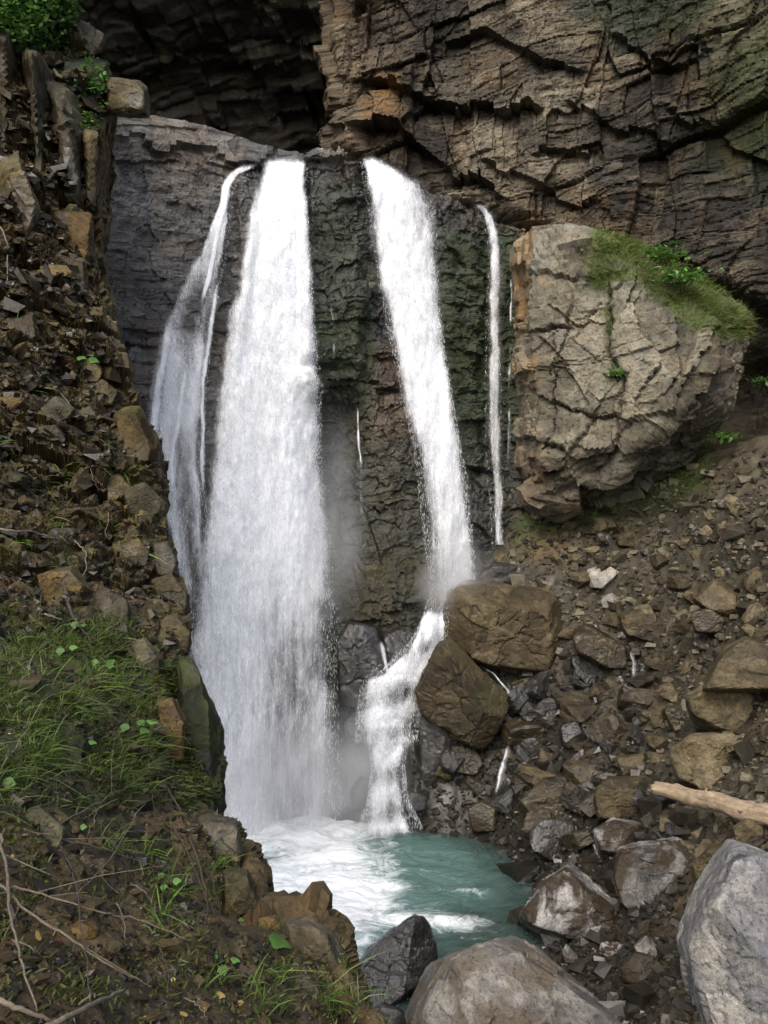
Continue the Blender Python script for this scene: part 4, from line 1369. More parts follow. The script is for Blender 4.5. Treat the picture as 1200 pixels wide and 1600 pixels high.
def cascade():
    c = empty('cascade')
    tag(c, 'frothing white cascade tumbling over rocks between the falls and the pool', 'cascade')

    def dep(px, py):
        # depth along the centre line, smoothed
        ys = np.linspace(970, 1280, 40)
        cx = np.interp(ys, [970, 1020, 1060, 1100, 1200, 1280], [680, 655, 625, 612, 612, 605])
        d = np.array([hit(a, b) for a, b in zip(cx, ys)])
        d = np.minimum.accumulate(np.convolve(np.pad(d, 3, 'edge'), np.ones(7) / 7, 'valid')) if True else d
        return np.minimum(np.interp(py, ys, d) + 0 * px, wall_depth(px, py) - 0.15)
    pat = lambda px, py, s, t: (1 - 0.35 * np.exp(-((s - 0.6) / 0.2) ** 2)) * (0.9 + 0.25 * np.sin(py * 0.11 + px * 0.03))
    sheet('upper_leap', [(935, 668), (960, 660), (985, 650), (1005, 636), (1030, 612), (1055, 586), (1085, 570)], [(935, 700), (960, 706), (985, 706), (1005, 696), (1030, 678), (1055, 668), (1085, 664)],
          0.5, M['water_thick'], c, dep, layers=3, nu=30, nv=70, gap=0.1, dens=1.0, edge=0.3, bulge=0.15, drops=4000, lump=0.22, seed=6, edgew=0.25, fade=0.2, wob_=12, dfun=pat)
    sheet('middle_leap', [(1038, 590), (1056, 570), (1080, 560), (1120, 554), (1160, 552)], [(1038, 676), (1056, 668), (1080, 664), (1120, 658), (1160, 654)],
          0.62, M['water_thick'], c, dep, layers=3, nu=36, nv=90, gap=0.12, dens=0.84, edge=0.3, bulge=0.2, drops=3000, lump=0.28, seed=7, edgew=0.3, fade=0.1, wob_=14, dfun=pat)
    sheet('lower_leap', [(1100, 566), (1150, 572), (1200, 578), (1250, 572), (1295, 556)], [(1100, 652), (1150, 642), (1200, 634), (1250, 640), (1295, 664)],
          0.75, M['water_thick'], c, dep, layers=3, nu=40, nv=110, gap=0.12, dens=0.8, edge=0.3, bulge=0.22, drops=5000, lump=0.30, seed=8, edgew=0.3, fade=0.1, wob_=14, dfun=pat)
    for l, wd in [([(985, 592), (1010, 598), (1040, 606), (1070, 615)], 8)]:
        sheet('thread', [(a, b - wd) for a, b in l], [(a, b + wd) for a, b in l], 0.8, M['water_thin'], c, dep, layers=1, nu=12, nv=60, dens=0.7, edge=0.3, bulge=0.04, drops=0, seed=61, edgew=0.5, fade=0.25, wob_=8)


cascade()

# ---------------------------------------------------------------- boulders on the slope and in the stream
M['stone_brown'] = rock_mat('brown_boulder', (0.0137, 0.0098, 0.0045), (0.0437, 0.0319, 0.0146), (0.0937, 0.0735, 0.0375), 1.5, rand=True, bump=0.04, wet0=0.25, stain=(0.13, 0.075, 0.022), wetrough=0.25)
M['stone_wet'] = rock_mat('wet_brown_boulder', (0.0105, 0.0078, 0.0035), (0.0340, 0.0252, 0.0112), (0.0755, 0.0593, 0.0297), 1.5, rand=True, bump=0.04, wet0=0.75, stain=(0.1, 0.055, 0.016), wetrough=0.16)
M['stone_dark'] = rock_mat('dark_wet_boulder', (0.009, 0.0085, 0.0075), (0.027, 0.025, 0.022), (0.07, 0.066, 0.06), 1.6, rand=True, bump=0.035, wet0=0.8, wetrough=0.15, stain=(0.05, 0.035, 0.018))
M['stone_grey'] = rock_mat('grey_boulder', (0.022, 0.021, 0.02), (0.105, 0.102, 0.096), (0.25, 0.243, 0.23), 1.5, rand=True, bump=0.035, dirt=1.0, dirtcol=(0.026, 0.019, 0.0105),
                           stain=(0.1, 0.075, 0.045), wet0=0.1)
M['stone_pale'] = rock_mat('pale_boulder', (0.055, 0.053, 0.05), (0.14, 0.133, 0.12), (0.27, 0.25, 0.22), 1.1, rand=True, bump=0.04, veins=0.0, dirt=0.75, dirtcol=(0.075, 0.058, 0.037), stain=(0.17, 0.13, 0.085))
M['stone_slate'] = rock_mat('slate_blue_boulder', (0.034, 0.037, 0.043), (0.115, 0.113, 0.11), (0.25, 0.238, 0.215), 0.9, rand=True, bump=0.05, stain=(0.17, 0.14, 0.1))
M['stone_tan'] = rock_mat('tan_boulder', (0.0314, 0.0247, 0.0125), (0.0785, 0.0628, 0.0339), (0.1380, 0.1140, 0.0679), 1.4, rand=True, bump=0.035, stain=(0.17, 0.11, 0.045))
M['stone_white'] = rock_mat('whitish_stone', (0.0900, 0.0863, 0.0788), (0.1875, 0.1762, 0.1500), (0.3000, 0.2850, 0.2475), 1.6, rand=True, bump=0.03, stain=(0.25, 0.2, 0.12))


def boulder(label, mat, pts, Y=None, depth=0.85, fronts=None, seed=1, sub=5, k=26, amt=1.0, base=None, name='boulder', cat='boulder', moss=0.0, wetline=None, tb=0.25, group=None, grow=1.02):
    pts = np.array(pts, float)
    c0 = pts.mean(0)
    pts = c0 + (pts - c0) * grow
    if Y is None:
        bx = pts[np.argmax(pts[:, 1]), 0] if base is None else base[0]
        by = pts[:, 1].max() - 0.12 * np.ptp(pts[:, 1]) if base is None else base[1]
        Y = hit(bx, by)
        size = max(np.ptp(pts[:, 0]), np.ptp(pts[:, 1])) / F * Y
        Y += 0.28 * depth * size
    C, v, f, tone, size = outline_rock(pts, Y, depth, fronts, seed, sub, k, amt, tb)
    n = vnormals(v, f)
    wv = v + C
    at = {'tone': tone * 0.8 + 0.1, 'moss': moss * ss(0.2, 0.7, n[:, 2]) * ss(-0.2, 0.3, fbm(wv * 1.6, 3, seed)), 'wet': 0 * tone}
    if wetline is not None:
        at['wet'] = ss(wetline + 0.35, wetline, wv[:, 2])
    o = obj(name, mesh_np(name, v, f, M[mat], smooth=False, attrs=at), loc=C)
    tag(o, label, cat, group)
    return o


FL = ((-0.15, -1, 0.05), 0.8)       # a broad front face, a sloping top
FT = ((0.1, -0.55, 1.0), 0.85)
FR = ((0.9, -0.8, 0.1), 0.9)
FLF = ((-0.9, -0.8, 0.15), 0.9)
FB = ((0.0, -0.8, -0.9), 0.95)
boulder('great square brown boulder with a wet cracked front, standing right of the right-hand fall', 'stone_brown',
        [(692, 962), (699, 926), (722, 916), (775, 911), (862, 924), (887, 938), (897, 962), (884, 1022), (862, 1062), (815, 1056), (764, 1044), (722, 1024), (696, 1004)],
        depth=0.9, fronts=[((-0.05, -1, -0.05), 0.62), ((0.1, -0.6, 1.2), 0.62), ((-1, -0.9, 0.0), 0.85), ((1, -0.75, 0.1), 0.9)], seed=11, sub=6, k=40)
boulder('big leaning wedge of brown rock with a flat diagonal top, beside the cascade', 'stone_brown',
        [(650, 1082), (688, 1006), (712, 1010), (799, 1094), (780, 1140), (757, 1172), (735, 1168), (664, 1122)], Y=23.0, depth=0.9,
        fronts=[((-0.30, -1, -0.1), 0.55), ((0.8, -0.7, 0.85), 0.52), ((0.55, -1, -0.45), 0.72)], seed=12, sub=6, k=44, moss=0.25)
boulder('black shadowed rock under the leaning wedge, washed by the cascade', 'stone_dark', [(650, 1115), (690, 1110), (735, 1165), (720, 1210), (672, 1235), (648, 1190)], seed=13, depth=0.9)
boulder('brown block jammed under the toe of the leaning wedge', 'stone_wet', [(697, 1162), (742, 1166), (758, 1195), (742, 1218), (700, 1206)], seed=14)
boulder('small ochre stone under the leaning wedge at the edge of the cascade', 'stone_tan', [(680, 1174), (697, 1172), (699, 1192), (684, 1194)], seed=15, sub=4, name='stone', cat='stone')
boulder('long dark brown slab of rock right of the great square boulder', 'stone_wet', [(893, 988), (920, 976), (977, 1010), (980, 1046), (948, 1046), (904, 1022)], seed=16, fronts=[((0.15, -1, 0.1), 0.7), FT])
boulder('glossy black wet rock below the long dark slab', 'stone_dark', [(889, 1022), (912, 1018), (952, 1050), (952, 1070), (920, 1074), (899, 1052)], seed=17, fronts=[((0.2, -1, 0.35), 0.7), ((0.4, -0.5, -0.9), 0.9)])
boulder('brown boulder with a sunlit sloping top in the middle of the scree', 'stone_brown', [(966, 962), (1000, 950), (1050, 974), (1054, 998), (1018, 1010), (980, 997)], seed=18, fronts=[((-0.2, -1, 0.1), 0.7), ((0.1, -0.5, 1), 0.7), FR])
boulder('peaked brown boulder with a dark underside high on the scree', 'stone_brown', [(1083, 936), (1115, 909), (1157, 930), (1162, 955), (1146, 968), (1100, 950)], seed=19, fronts=[((-0.2, -1, 0.6), 0.65), ((0.9, -0.7, 0.2), 0.8), ((-0.1, -0.8, -0.8), 0.8)])
boulder('dark brown block below the peaked boulder on the scree', 'stone_wet', [(1078, 956), (1110, 950), (1135, 968), (1128, 992), (1086, 988)], seed=20)
boulder('white veined stone lying on the scree above the great square boulder', 'stone_white', [(919, 892), (950, 883), (972, 894), (946, 921), (922, 918)], seed=21, fronts=[((-0.1, -0.9, 0.6), 0.7), FT])
boulder('large rounded olive-brown boulder at the right edge of the picture', 'stone_brown', [(1098, 1078), (1128, 1018), (1166, 996), (1215, 1018), (1225, 1082)], seed=22, sub=5, depth=1.0, k=18, amt=0.7)
boulder('broad tan boulder below the rounded olive-brown one', 'stone_tan', [(1066, 1092), (1100, 1074), (1166, 1077), (1188, 1100), (1182, 1142), (1140, 1152), (1082, 1124)], seed=23, fronts=[((0.0, -1, 0.1), 0.7), FT, FR, FB])
boulder('square tan boulder standing above the driftwood log', 'stone_tan', [(1046, 1172), (1080, 1150), (1146, 1145), (1168, 1170), (1164, 1214), (1100, 1236), (1058, 1218)], seed=24, fronts=[((-0.1, -1, 0.05), 0.7), FT, FR, FLF])
boulder('brown stone wedged left of the broad tan boulder', 'stone_wet', [(1034, 1108), (1078, 1100), (1086, 1128), (1056, 1152)], seed=25)
boulder('smooth grey boulder in the middle of the rubble', 'stone_grey', [(884, 1192), (912, 1160), (960, 1149), (972, 1176), (940, 1208), (890, 1214)], seed=26, k=16)
boulder('small dark grey boulder above the smooth grey one', 'stone_dark', [(874, 1134), (900, 1126), (917, 1150), (908, 1172), (880, 1168)], seed=27)
boulder('rounded dark boulder at the foot of the right-hand fall, splashed by the cascade', 'stone_dark', [(598, 990), (625, 978), (652, 990), (652, 1046), (628, 1056), (602, 1040)], Y=24.2, seed=28, k=16)
boulder('tall dark boulder at the foot of the mossy wall beside the main fall', 'stone_dark', [(528, 1000), (548, 968), (590, 980), (608, 1050), (592, 1104), (532, 1104)], Y=23.9, seed=29, k=18)
boulder('low dark boulder left of the cascade at the edge of the spray', 'stone_dark', [(536, 1130), (556, 1112), (584, 1120), (586, 1150), (545, 1156)], Y=23.2, seed=30, sub=4, k=18)
boulder('dark boulder in the pool edge between main fall and cascade, veiled by spray', 'stone_dark', [(548, 1236), (566, 1212), (594, 1220), (598, 1262), (552, 1270)], Y=23.4, seed=31, sub=4, k=16)
boulder('dark round stone awash in foam at the foot of the cascade', 'stone_dark', [(628, 1246), (645, 1236), (668, 1246), (664, 1266), (634, 1268)], Y=22.6, seed=32, sub=4, k=16)
boulder('rusty brown block at the back shore of the pool', 'stone_wet', [(730, 1262), (752, 1252), (776, 1264), (776, 1300), (738, 1300)], seed=33)
boulder('flat-topped rusty brown rock at the pool shore below the rubble', 'stone_wet', [(812, 1254), (840, 1224), (882, 1212), (893, 1250), (876, 1290), (836, 1290)], seed=34, fronts=[((0, -1, 0.0), 0.7), ((-0.2, -0.6, 1), 0.7)])
boulder('dark wet rock in the shade beside the small chute', 'stone_dark', [(825, 1300), (850, 1280), (895, 1285), (905, 1330), (870, 1350), (835, 1330)], seed=35)
boulder('brown slab lying right of the small chute', 'stone_brown', [(925, 1240), (945, 1216), (1015, 1214), (1022, 1262), (990, 1284), (935, 1282)], seed=36, fronts=[((0, -1, 0), 0.7), FT])
boulder('brown-grey slab with pale streaks just below the driftwood log', 'stone_grey', [(928, 1298), (960, 1284), (1014, 1288), (1016, 1322), (970, 1336), (934, 1330)], seed=37)
boulder('grey boulder with pale and brown streaks at the right shore of the pool', 'stone_grey',
        [(812, 1438), (853, 1376), (900, 1344), (957, 1344), (962, 1416), (994, 1440), (986, 1474), (922, 1480), (858, 1460)], seed=38, sub=6, fronts=[((-0.55, -0.8, 0.65), 0.72), ((0.35, -1, 0.1), 0.7), ((-0.2, -1, -0.35), 0.82)], wetline=-7.0, k=36)
boulder('grey cracked boulder behind the streaked one, below the log', 'stone_grey',
        [(958, 1366), (968, 1330), (1000, 1317), (1072, 1304), (1094, 1380), (1036, 1424), (992, 1436), (970, 1410)], seed=39, sub=6, fronts=[((-0.3, -1, 0.4), 0.68), ((0.5, -0.9, -0.3), 0.8), ((0.1, -0.5, 1), 0.75)], k=36)
boulder('huge slate-grey boulder cut by the bottom right corner, with a pale top face', 'stone_slate',
        [(1068, 1452), (1102, 1406), (1128, 1344), (1200, 1338), (1330, 1390), (1400, 1700), (1240, 1760), (1110, 1690), (1084, 1560)], Y=11.8, depth=0.9, seed=40, sub=6,
        fronts=[((0.25, -0.62, 0.75), 0.66), ((-0.85, -0.8, 0.0), 0.62), ((-0.35, -0.8, -0.2), 0.74)], k=48, amt=0.75, grow=1.0)
boulder('broad pale boulder with a brown stained face at the bottom edge of the picture', 'stone_pale',
        [(642, 1606), (660, 1566), (700, 1499), (776, 1473), (812, 1484), (852, 1504), (912, 1546), (1000, 1606), (980, 1700), (700, 1710)], Y=13.4, depth=0.9, seed=41, sub=6,
        fronts=[((0.22, -0.55, 0.85), 0.56), ((-0.8, -0.8, 0.25), 0.8), ((0.0, -1, 0.1), 0.72)], k=44, amt=0.8, grow=1.0)
boulder('dark triangular wet boulder standing in the pool outlet', 'stone_dark',
        [(530, 1548), (588, 1480), (645, 1436), (666, 1440), (682, 1502), (672, 1534), (622, 1580), (550, 1590)], Y=15.0, depth=0.9, seed=42, sub=6, fronts=[((-0.4, -0.9, 0.45), 0.62), ((0.75, -0.8, 0.2), 0.7)], k=40, wetline=-6.2)
boulder('dark rock low in the water at the bottom edge, beside the broad pale boulder', 'stone_dark', [(572, 1590), (600, 1566), (630, 1580), (640, 1640), (575, 1650)], Y=13.4, seed=43, sub=4)
boulder('grey-white stone in the mud below the two streaked boulders', 'stone_grey', [(968, 1512), (994, 1488), (1022, 1496), (1030, 1524), (1002, 1540), (974, 1534)], seed=44, sub=4)
boulder('angular grey stone leaning against the grey-white stone', 'stone_grey', [(990, 1478), (1010, 1460), (1026, 1478), (1030, 1498), (996, 1498)], seed=45, sub=4, name='stone', cat='stone')
boulder('upright grey stone alone on the muddy shore behind the broad pale boulder', 'stone_grey', [(878, 1490), (884, 1474), (904, 1494), (904, 1508), (882, 1506)], seed=46, sub=4, name='stone', cat='stone')
boulder('finger of white-grey stone under the cracked grey boulder', 'stone_grey', [(985, 1464), (1008, 1438), (1018, 1438), (1014, 1456), (992, 1472)], seed=47, sub=4, name='stone', cat='stone')
boulder('brown boulder behind the huge slate-grey one', 'stone_brown', [(1082, 1350), (1110, 1322), (1150, 1318), (1160, 1350), (1130, 1390), (1090, 1388)], seed=48)
boulder('tan stone just under the middle of the log', 'stone_tan', [(1078, 1302), (1105, 1288), (1134, 1298), (1128, 1320), (1086, 1322)], seed=49, sub=4)
boulder('tan stone under the right end of the log', 'stone_tan', [(1145, 1292), (1170, 1278), (1196, 1292), (1192, 1322), (1152, 1322)], seed=50, sub=4)
boulder('flat pale brown rock highest on the open scree', 'stone_tan', [(1074, 862), (1100, 853), (1138, 862), (1132, 878), (1084, 880)], seed=51, sub=4)
boulder('flat brown rock on the scree below the buttress', 'stone_brown', [(962, 838), (985, 829), (1004, 840), (995, 855), (966, 852)], seed=52, sub=4)
boulder('brown stone standing on edge above the peaked boulder', 'stone_tan', [(1089, 834), (1104, 819), (1118, 830), (1104, 842)], seed=53, sub=4, name='stone', cat='stone')
boulder('tan stone left of the sunlit-topped boulder', 'stone_tan', [(1008, 936), (1026, 918), (1042, 932), (1030, 946), (1012, 948)], seed=54, sub=4, name='stone', cat='stone')
boulder('cream chip of stone below the white veined stone', 'stone_white', [(938, 938), (956, 926), (968, 938), (958, 950), (942, 950)], seed=55, sub=4, name='stone', cat='stone')
boulder('flat dark wet rock behind the great square boulder', 'stone_wet', [(832, 900), (868, 894), (898, 904), (898, 926), (850, 930)], seed=56, sub=4)
boulder('pale tan stone between the sunlit-topped and the peaked boulder', 'stone_tan', [(1050, 962), (1072, 950), (1084, 966), (1066, 974)], seed=57, sub=4, name='stone', cat='stone')
boulder('dark wet stones ledge at the foot of the right-hand fall', 'stone_dark', [(745, 900), (772, 878), (822, 884), (838, 908), (800, 920), (752, 918)], seed=58, sub=4, name='rock', cat='rock')
boulder('reddish stone on the wet ledge beside the foot of the right-hand fall', 'stone_tan', [(770, 872), (784, 864), (800, 870), (788, 880), (774, 880)], seed=59, sub=4, name='stone', cat='stone')
boulder('dark rock beside the thin rivulet, below the great square boulder', 'stone_wet', [(796, 1066), (826, 1058), (850, 1074), (838, 1096), (804, 1098)], seed=60, sub=4)
boulder('brown cube of rock right of the leaning wedge', 'stone_brown', [(812, 1092), (834, 1088), (838, 1112), (818, 1118)], seed=61, sub=4, name='stone', cat='stone')
boulder('dark wet rock right of the rivulet under the leaning wedge', 'stone_dark', [(796, 1160), (830, 1146), (860, 1160), (856, 1196), (812, 1200)], seed=62, sub=4)
boulder('dark overhanging rock above the flat-topped rusty rock', 'stone_wet', [(808, 1210), (836, 1196), (880, 1204), (884, 1226), (838, 1236)], seed=63, sub=4)
boulder('mid brown rock right of the smooth grey boulder', 'stone_brown', [(960, 1186), (1000, 1176), (1042, 1184), (1040, 1214), (980, 1222)], seed=64, sub=4)
boulder('dark flat rock behind the log tip', 'stone_wet', [(925, 1215), (948, 1204), (996, 1208), (990, 1224), (940, 1228)], seed=65, sub=4)


# ---------------------------------------------------------------- rocks bedded in the left bank
M['bank_stone'] = rock_mat('bank_stone', (0.0101, 0.0071, 0.0028), (0.0383, 0.0269, 0.0101), (0.0906, 0.0675, 0.0279), 2.4, rand=True, bump=0.03, wet0=0.2, moss=(0.03, 0.045, 0.008), stain=(0.06, 0.036, 0.014), wetrough=0.3)
M['moss_rock'] = rock_mat('mossy_rock', (0.004, 0.0045, 0.0015), (0.014, 0.0165, 0.004), (0.04, 0.045, 0.009), 3.4, rand=True, bump=0.09, wet0=0.1, stain=(0.03, 0.024, 0.008))
M['bank_stone_grey'] = rock_mat('bank_stone_grey', (0.0160, 0.0140, 0.0088), (0.0500, 0.0435, 0.0269), (0.1150, 0.1000, 0.0622), 2.2, rand=True, bump=0.03, wet0=0.15, moss=(0.035, 0.05, 0.01),
                                dirt=0.7, dirtcol=(0.03, 0.021, 0.011), wetrough=0.3)
M['bank_stone_rust'] = rock_mat('bank_stone_rusty', (0.0170, 0.0093, 0.0029), (0.0583, 0.0350, 0.0108), (0.1166, 0.0772, 0.0274), 2.2, rand=True, bump=0.03, moss=(0.03, 0.045, 0.008))


def bank_rock(pts, mat, seed, sub=5, moss=0.3, out=0.0, depth=0.9, **kw):
    pts = np.array(pts, float)
    c = pts.mean(0)
    pt, n = bank_at(*c)
    size = max(np.ptp(pts[:, 0]), np.ptp(pts[:, 1])) / F * pt[1]
    Y = pt[1] + 0.12 * size - out
    C, v, f, tone, size = outline_rock(c + (pts - c) * 1.08, Y, depth, kw.get('fronts'), seed, sub, 28, 1.0, 0.3)
    nn = vnormals(v, f)
    wv = v + C
    at = {'tone': tone * 0.8 + 0.1, 'moss': moss * np.clip(ss(0.1, 0.7, nn[:, 2]) + 0.4, 0, 1) * ss(-0.3, 0.3, fbm(wv * 2.2, 3, seed)), 'wet': ss(0.0, 0.4, fbm(wv * 1.5, 3, seed + 1)) * 0.7}
    return obj('rock', mesh_np('rock', v, f, M[mat], smooth=False, attrs=at), BANK, loc=C)


UP = [((-0.3, -1, 0.05), 0.7), ((0.7, -0.8, 0), 0.8)]
for n_, (pts, mat, ms) in enumerate([
        ([(28, 84), (58, 80), (76, 110), (86, 322), (46, 318)], 'bank_stone_grey', 0.3), ([(72, 128), (112, 150), (124, 190), (130, 332), (90, 334)], 'bank_stone_grey', 0.2),
        ([(62, 86), (110, 90), (162, 102), (166, 150), (140, 168), (90, 140)], 'moss_rock', 0.4), ([(166, 122), (215, 128), (227, 140), (229, 178), (168, 176)], 'bank_stone', 0.2),
        ([(80, 334), (142, 336), (142, 400), (128, 424), (92, 404)], 'bank_stone_rust', 0.2), ([(-6, 40), (24, 50), (32, 240), (-6, 250)], 'bank_stone', 0.2),
        ([(122, 190), (152, 200), (148, 330), (126, 330)], 'bank_stone', 0.5), ([(0, 260), (30, 250), (60, 330), (40, 400), (0, 390)], 'bank_stone', 0.3),
        ([(66, 640), (90, 622), (116, 640), (108, 660), (76, 662)], 'bank_stone_grey', 0.2), ([(194, 768), (226, 758), (252, 784), (246, 804), (204, 806)], 'bank_stone_grey', 0.2),
        ([(162, 748), (186, 742), (204, 760), (200, 792), (170, 790)], 'bank_stone', 0.3), ([(178, 800), (210, 792), (242, 806), (240, 838), (190, 836)], 'bank_stone', 0.3),
        ([(178, 852), (216, 844), (232, 862), (226, 892), (184, 890)], 'bank_stone', 0.5), ([(240, 850), (262, 848), (274, 876), (268, 902), (244, 902)], 'bank_stone_grey', 0.2),
        ([(134, 936), (170, 922), (198, 940), (200, 972), (166, 990), (138, 976)], 'bank_stone_grey', 0.1), ([(238, 906), (268, 900), (292, 930), (292, 962), (250, 962)], 'bank_stone', 0.3),
        ([(122, 644), (140, 636), (156, 654), (150, 672), (128, 670)], 'bank_stone_grey', 0.2), ([(122, 568), (142, 560), (160, 580), (152, 598), (128, 596)], 'bank_stone', 0.4),
        ([(126, 600), (160, 594), (184, 612), (176, 634), (136, 634)], 'bank_stone', 0.4), ([(180, 648), (214, 640), (240, 700), (232, 730), (190, 722)], 'bank_stone_rust', 0.3),
        ([(205, 1010), (226, 1000), (250, 1030), (248, 1064), (216, 1068)], 'bank_stone_grey', 0.2), ([(240, 1100), (270, 1092), (288, 1130), (284, 1186), (250, 1190)], 'bank_stone_rust', 0.2),
        ([(282, 1034), (306, 1044), (334, 1120), (342, 1200), (340, 1282), (304, 1260), (280, 1150)], 'moss_rock', 0.4),
        ([(286, 1300), (330, 1282), (366, 1288), (378, 1330), (370, 1366), (300, 1362)], 'bank_stone_grey', 0.3), ([(352, 1360), (386, 1366), (400, 1400), (400, 1432), (350, 1432)], 'bank_stone', 0.3),
        ([(450, 1446), (480, 1438), (520, 1462), (538, 1500), (534, 1546), (480, 1530), (452, 1490)], 'bank_stone_grey', 0.1), ([(276, 1258), (300, 1246), (324, 1262), (318, 1284), (284, 1284)], 'bank_stone', 0.4),
        ([(30, 1276), (66, 1266), (100, 1296), (96, 1326), (44, 1326)], 'bank_stone_grey', 0.5), ([(94, 1344), (116, 1336), (132, 1360), (122, 1384), (98, 1380)], 'bank_stone', 0.3),
        ([(108, 1446), (130, 1440), (152, 1452), (150, 1468), (112, 1468)], 'bank_stone_rust', 0.0), ([(404, 1436), (430, 1432), (440, 1450), (430, 1466), (408, 1462)], 'bank_stone_rust', 0.3),
        ([(90, 400), (130, 410), (138, 470), (100, 480)], 'bank_stone', 0.3), ([(98, 510), (116, 506), (120, 540), (100, 546)], 'bank_stone_grey', 0.1),
        ([(36, 430), (70, 420), (84, 460), (60, 490), (38, 470)], 'bank_stone_grey', 0.2), ([(10, 500), (50, 490), (60, 530), (20, 545)], 'bank_stone', 0.4),
        ([(240, 968), (276, 962), (296, 990), (292, 1020), (256, 1020)], 'bank_stone', 0.3), ([(60, 900), (110, 888), (136, 920), (110, 950), (70, 944)], 'bank_stone_rust', 0.5)]):
    bank_rock(pts, mat, 900 + n_, ms and 5 or 5, ms, 0.02, fronts=UP if n_ in (0, 1, 5, 6) else None)


def bank_stones():
    r = np.random.default_rng(55)
    dirs, f = ico(4)
    lib = {}
    mats = ['bank_stone', 'bank_stone', 'bank_stone', 'bank_stone_rust', 'bank_stone_grey']
    shapes = []
    for i in range(12):
        pl = [(r.normal(0, 1, 3), r.uniform(0.55, 0.95)) for _ in range(7)] + [((1, 0, 0), 1.1), ((-1, 0, 0), 1.1), ((0, 1, 0), 1.1), ((0, -1, 0), 1.1), ((0, 0, 1), 1.0), ((0, 0, -1), 1.0)]
        v = dirs * clip_radius(dirs, pl, 120)[:, None] * np.array([1.0, r.uniform(0.7, 0.95), r.uniform(0.4, 0.7)])
        shapes.append(roughen(v / np.abs(v).max(), f, 2.0, 700 + i, 0.7))
    small = []
    made = 0
    while made < 230:
        py = r.uniform(30, 1590)
        sil = float(lut(py, SIL))
        px = r.uniform(-5, sil - 4)
        if py > 980 and r.random() < 0.62 and px < sil - 40:
            continue
        pt, n = bank_at(px, py)
        s = (10 + 38 * r.random() ** 2.6) / F * pt[1] * 0.62
        i, m = int(r.integers(12)), mats[r.integers(5)]
        if (i, m) not in lib:
            v, tn = shapes[i]
            lib[i, m] = mesh_np('stone', v, f, M[m], smooth=False, attrs={'tone': tn * 0.8 + 0.1, 'moss': np.clip(v[:, 2] * 1.5, 0, 1) * (0.6 if i % 2 else 0.15), 'wet': 0.3 * np.ones(len(v))})
        o = bpy.data.objects.new('stone', lib[i, m])
        o.scale = (s, s, s)
        o.location = pt - n * 0.55 * s
        o.rotation_euler = (r.normal(0, 0.35), r.normal(0.25, 0.35), r.uniform(0, 6.28))
        link(o, BANK)
        made += 1
    # crumbs of shale and earth
    N = 9000
    py = r.uniform(0, 1640, N)
    px = -20 + (lut(py, SIL) + 12) * r.random(N) ** 0.9
    ii = np.clip(np.searchsorted(KPY[KPY.shape[0] // 2], py), 0, KPY.shape[1] - 1)
    jj = np.array([np.argmin(np.abs(KPX[:, b] - a)) for a, b in zip(px, ii)])
    pos, nor = KP[jj, ii], KN[jj, ii]
    s = np.exp(r.normal(0, 0.55, N)) * 0.0022 * pos[:, 1]
    cube = np.array([[-1, -1, -1], [1, -1, -1], [1, 1, -1], [-1, 1, -1], [-1, -1, 1], [1, -1, 1], [1, 1, 1], [-1, 1, 1]], float)
    cf = np.array([[0, 3, 2, 1], [4, 5, 6, 7], [0, 1, 5, 4], [1, 2, 6, 5], [2, 3, 7, 6], [3, 0, 4, 7]])
    q = cube[None] * (1 + r.uniform(-0.5, 0.35, (N, 8, 3))) * np.stack([np.ones(N), r.uniform(0.5, 1, N), r.uniform(0.25, 0.6, N)], 1)[:, None]
    a, b = r.uniform(0, 6.28, N), r.normal(0.35, 0.4, N)
    Rz = np.zeros((N, 3, 3)); Ry = np.zeros((N, 3, 3))
    Rz[:, 0, 0], Rz[:, 0, 1], Rz[:, 1, 0], Rz[:, 1, 1], Rz[:, 2, 2] = np.cos(a), -np.sin(a), np.sin(a), np.cos(a), 1
    Ry[:, 0, 0], Ry[:, 0, 2], Ry[:, 2, 0], Ry[:, 2, 2], Ry[:, 1, 1] = np.cos(b), np.sin(b), -np.sin(b), np.cos(b), 1
    V = np.einsum('nij,nkj->nki', Ry @ Rz, q) * s[:, None, None] + (pos + nor * 0.2 * s[:, None])[:, None]
    o = obj('rubble', mesh_np('rubble', V.reshape(-1, 3), (cf[None] + 8 * np.arange(N)[:, None, None]).reshape(-1, 4), M['bank_stone'], smooth=False,
            attrs={'tone': np.repeat(r.random(N) ** 1.4 * 1.2, 8), 'wet': np.repeat((r.random(N) < 0.4) * 0.9, 8)}), BANK)
    tag(o, kind='stuff')


bank_stones()

# ---------------------------------------------------------------- loose stones on the scree, one object each, then gravel
LANDMARKS = [(790, 985, 'the great square boulder'), (722, 1085, 'the leaning wedge boulder'), (940, 1012, 'the long dark slab'), (920, 1048, 'the glossy black rock'),
             (1010, 980, 'the sunlit-topped boulder'), (1122, 938, 'the peaked boulder'), (945, 903, 'the white veined stone'), (1165, 1040, 'the rounded olive-brown boulder'),
             (1128, 1112, 'the broad tan boulder'), (1108, 1190, 'the square tan boulder above the log'), (926, 1180, 'the smooth grey boulder'), (896, 1150, 'the small dark grey boulder'),
             (755, 1280, 'the rusty block at the shore'), (852, 1254, 'the flat-topped rusty rock'), (968, 1246, 'the brown slab by the chute'), (905, 1415, 'the streaked shore boulder'),
             (1030, 1365, 'the cracked grey boulder'), (1150, 1480, 'the huge slate-grey boulder'), (820, 1540, 'the broad pale boulder'), (1110, 1255, 'the driftwood log'),
             (1106, 866, 'the flat pale rock high on the scree'), (984, 842, 'the flat brown rock under the buttress'), (870, 830, 'the foot of the buttress'), (1000, 1512, 'the grey-white mud stone'),
             (830, 1172, 'the dark rock by the rivulet'), (790, 895, 'the wet ledge by the right fall'), (1180, 730, 'the top of the scree')]
_used = {}


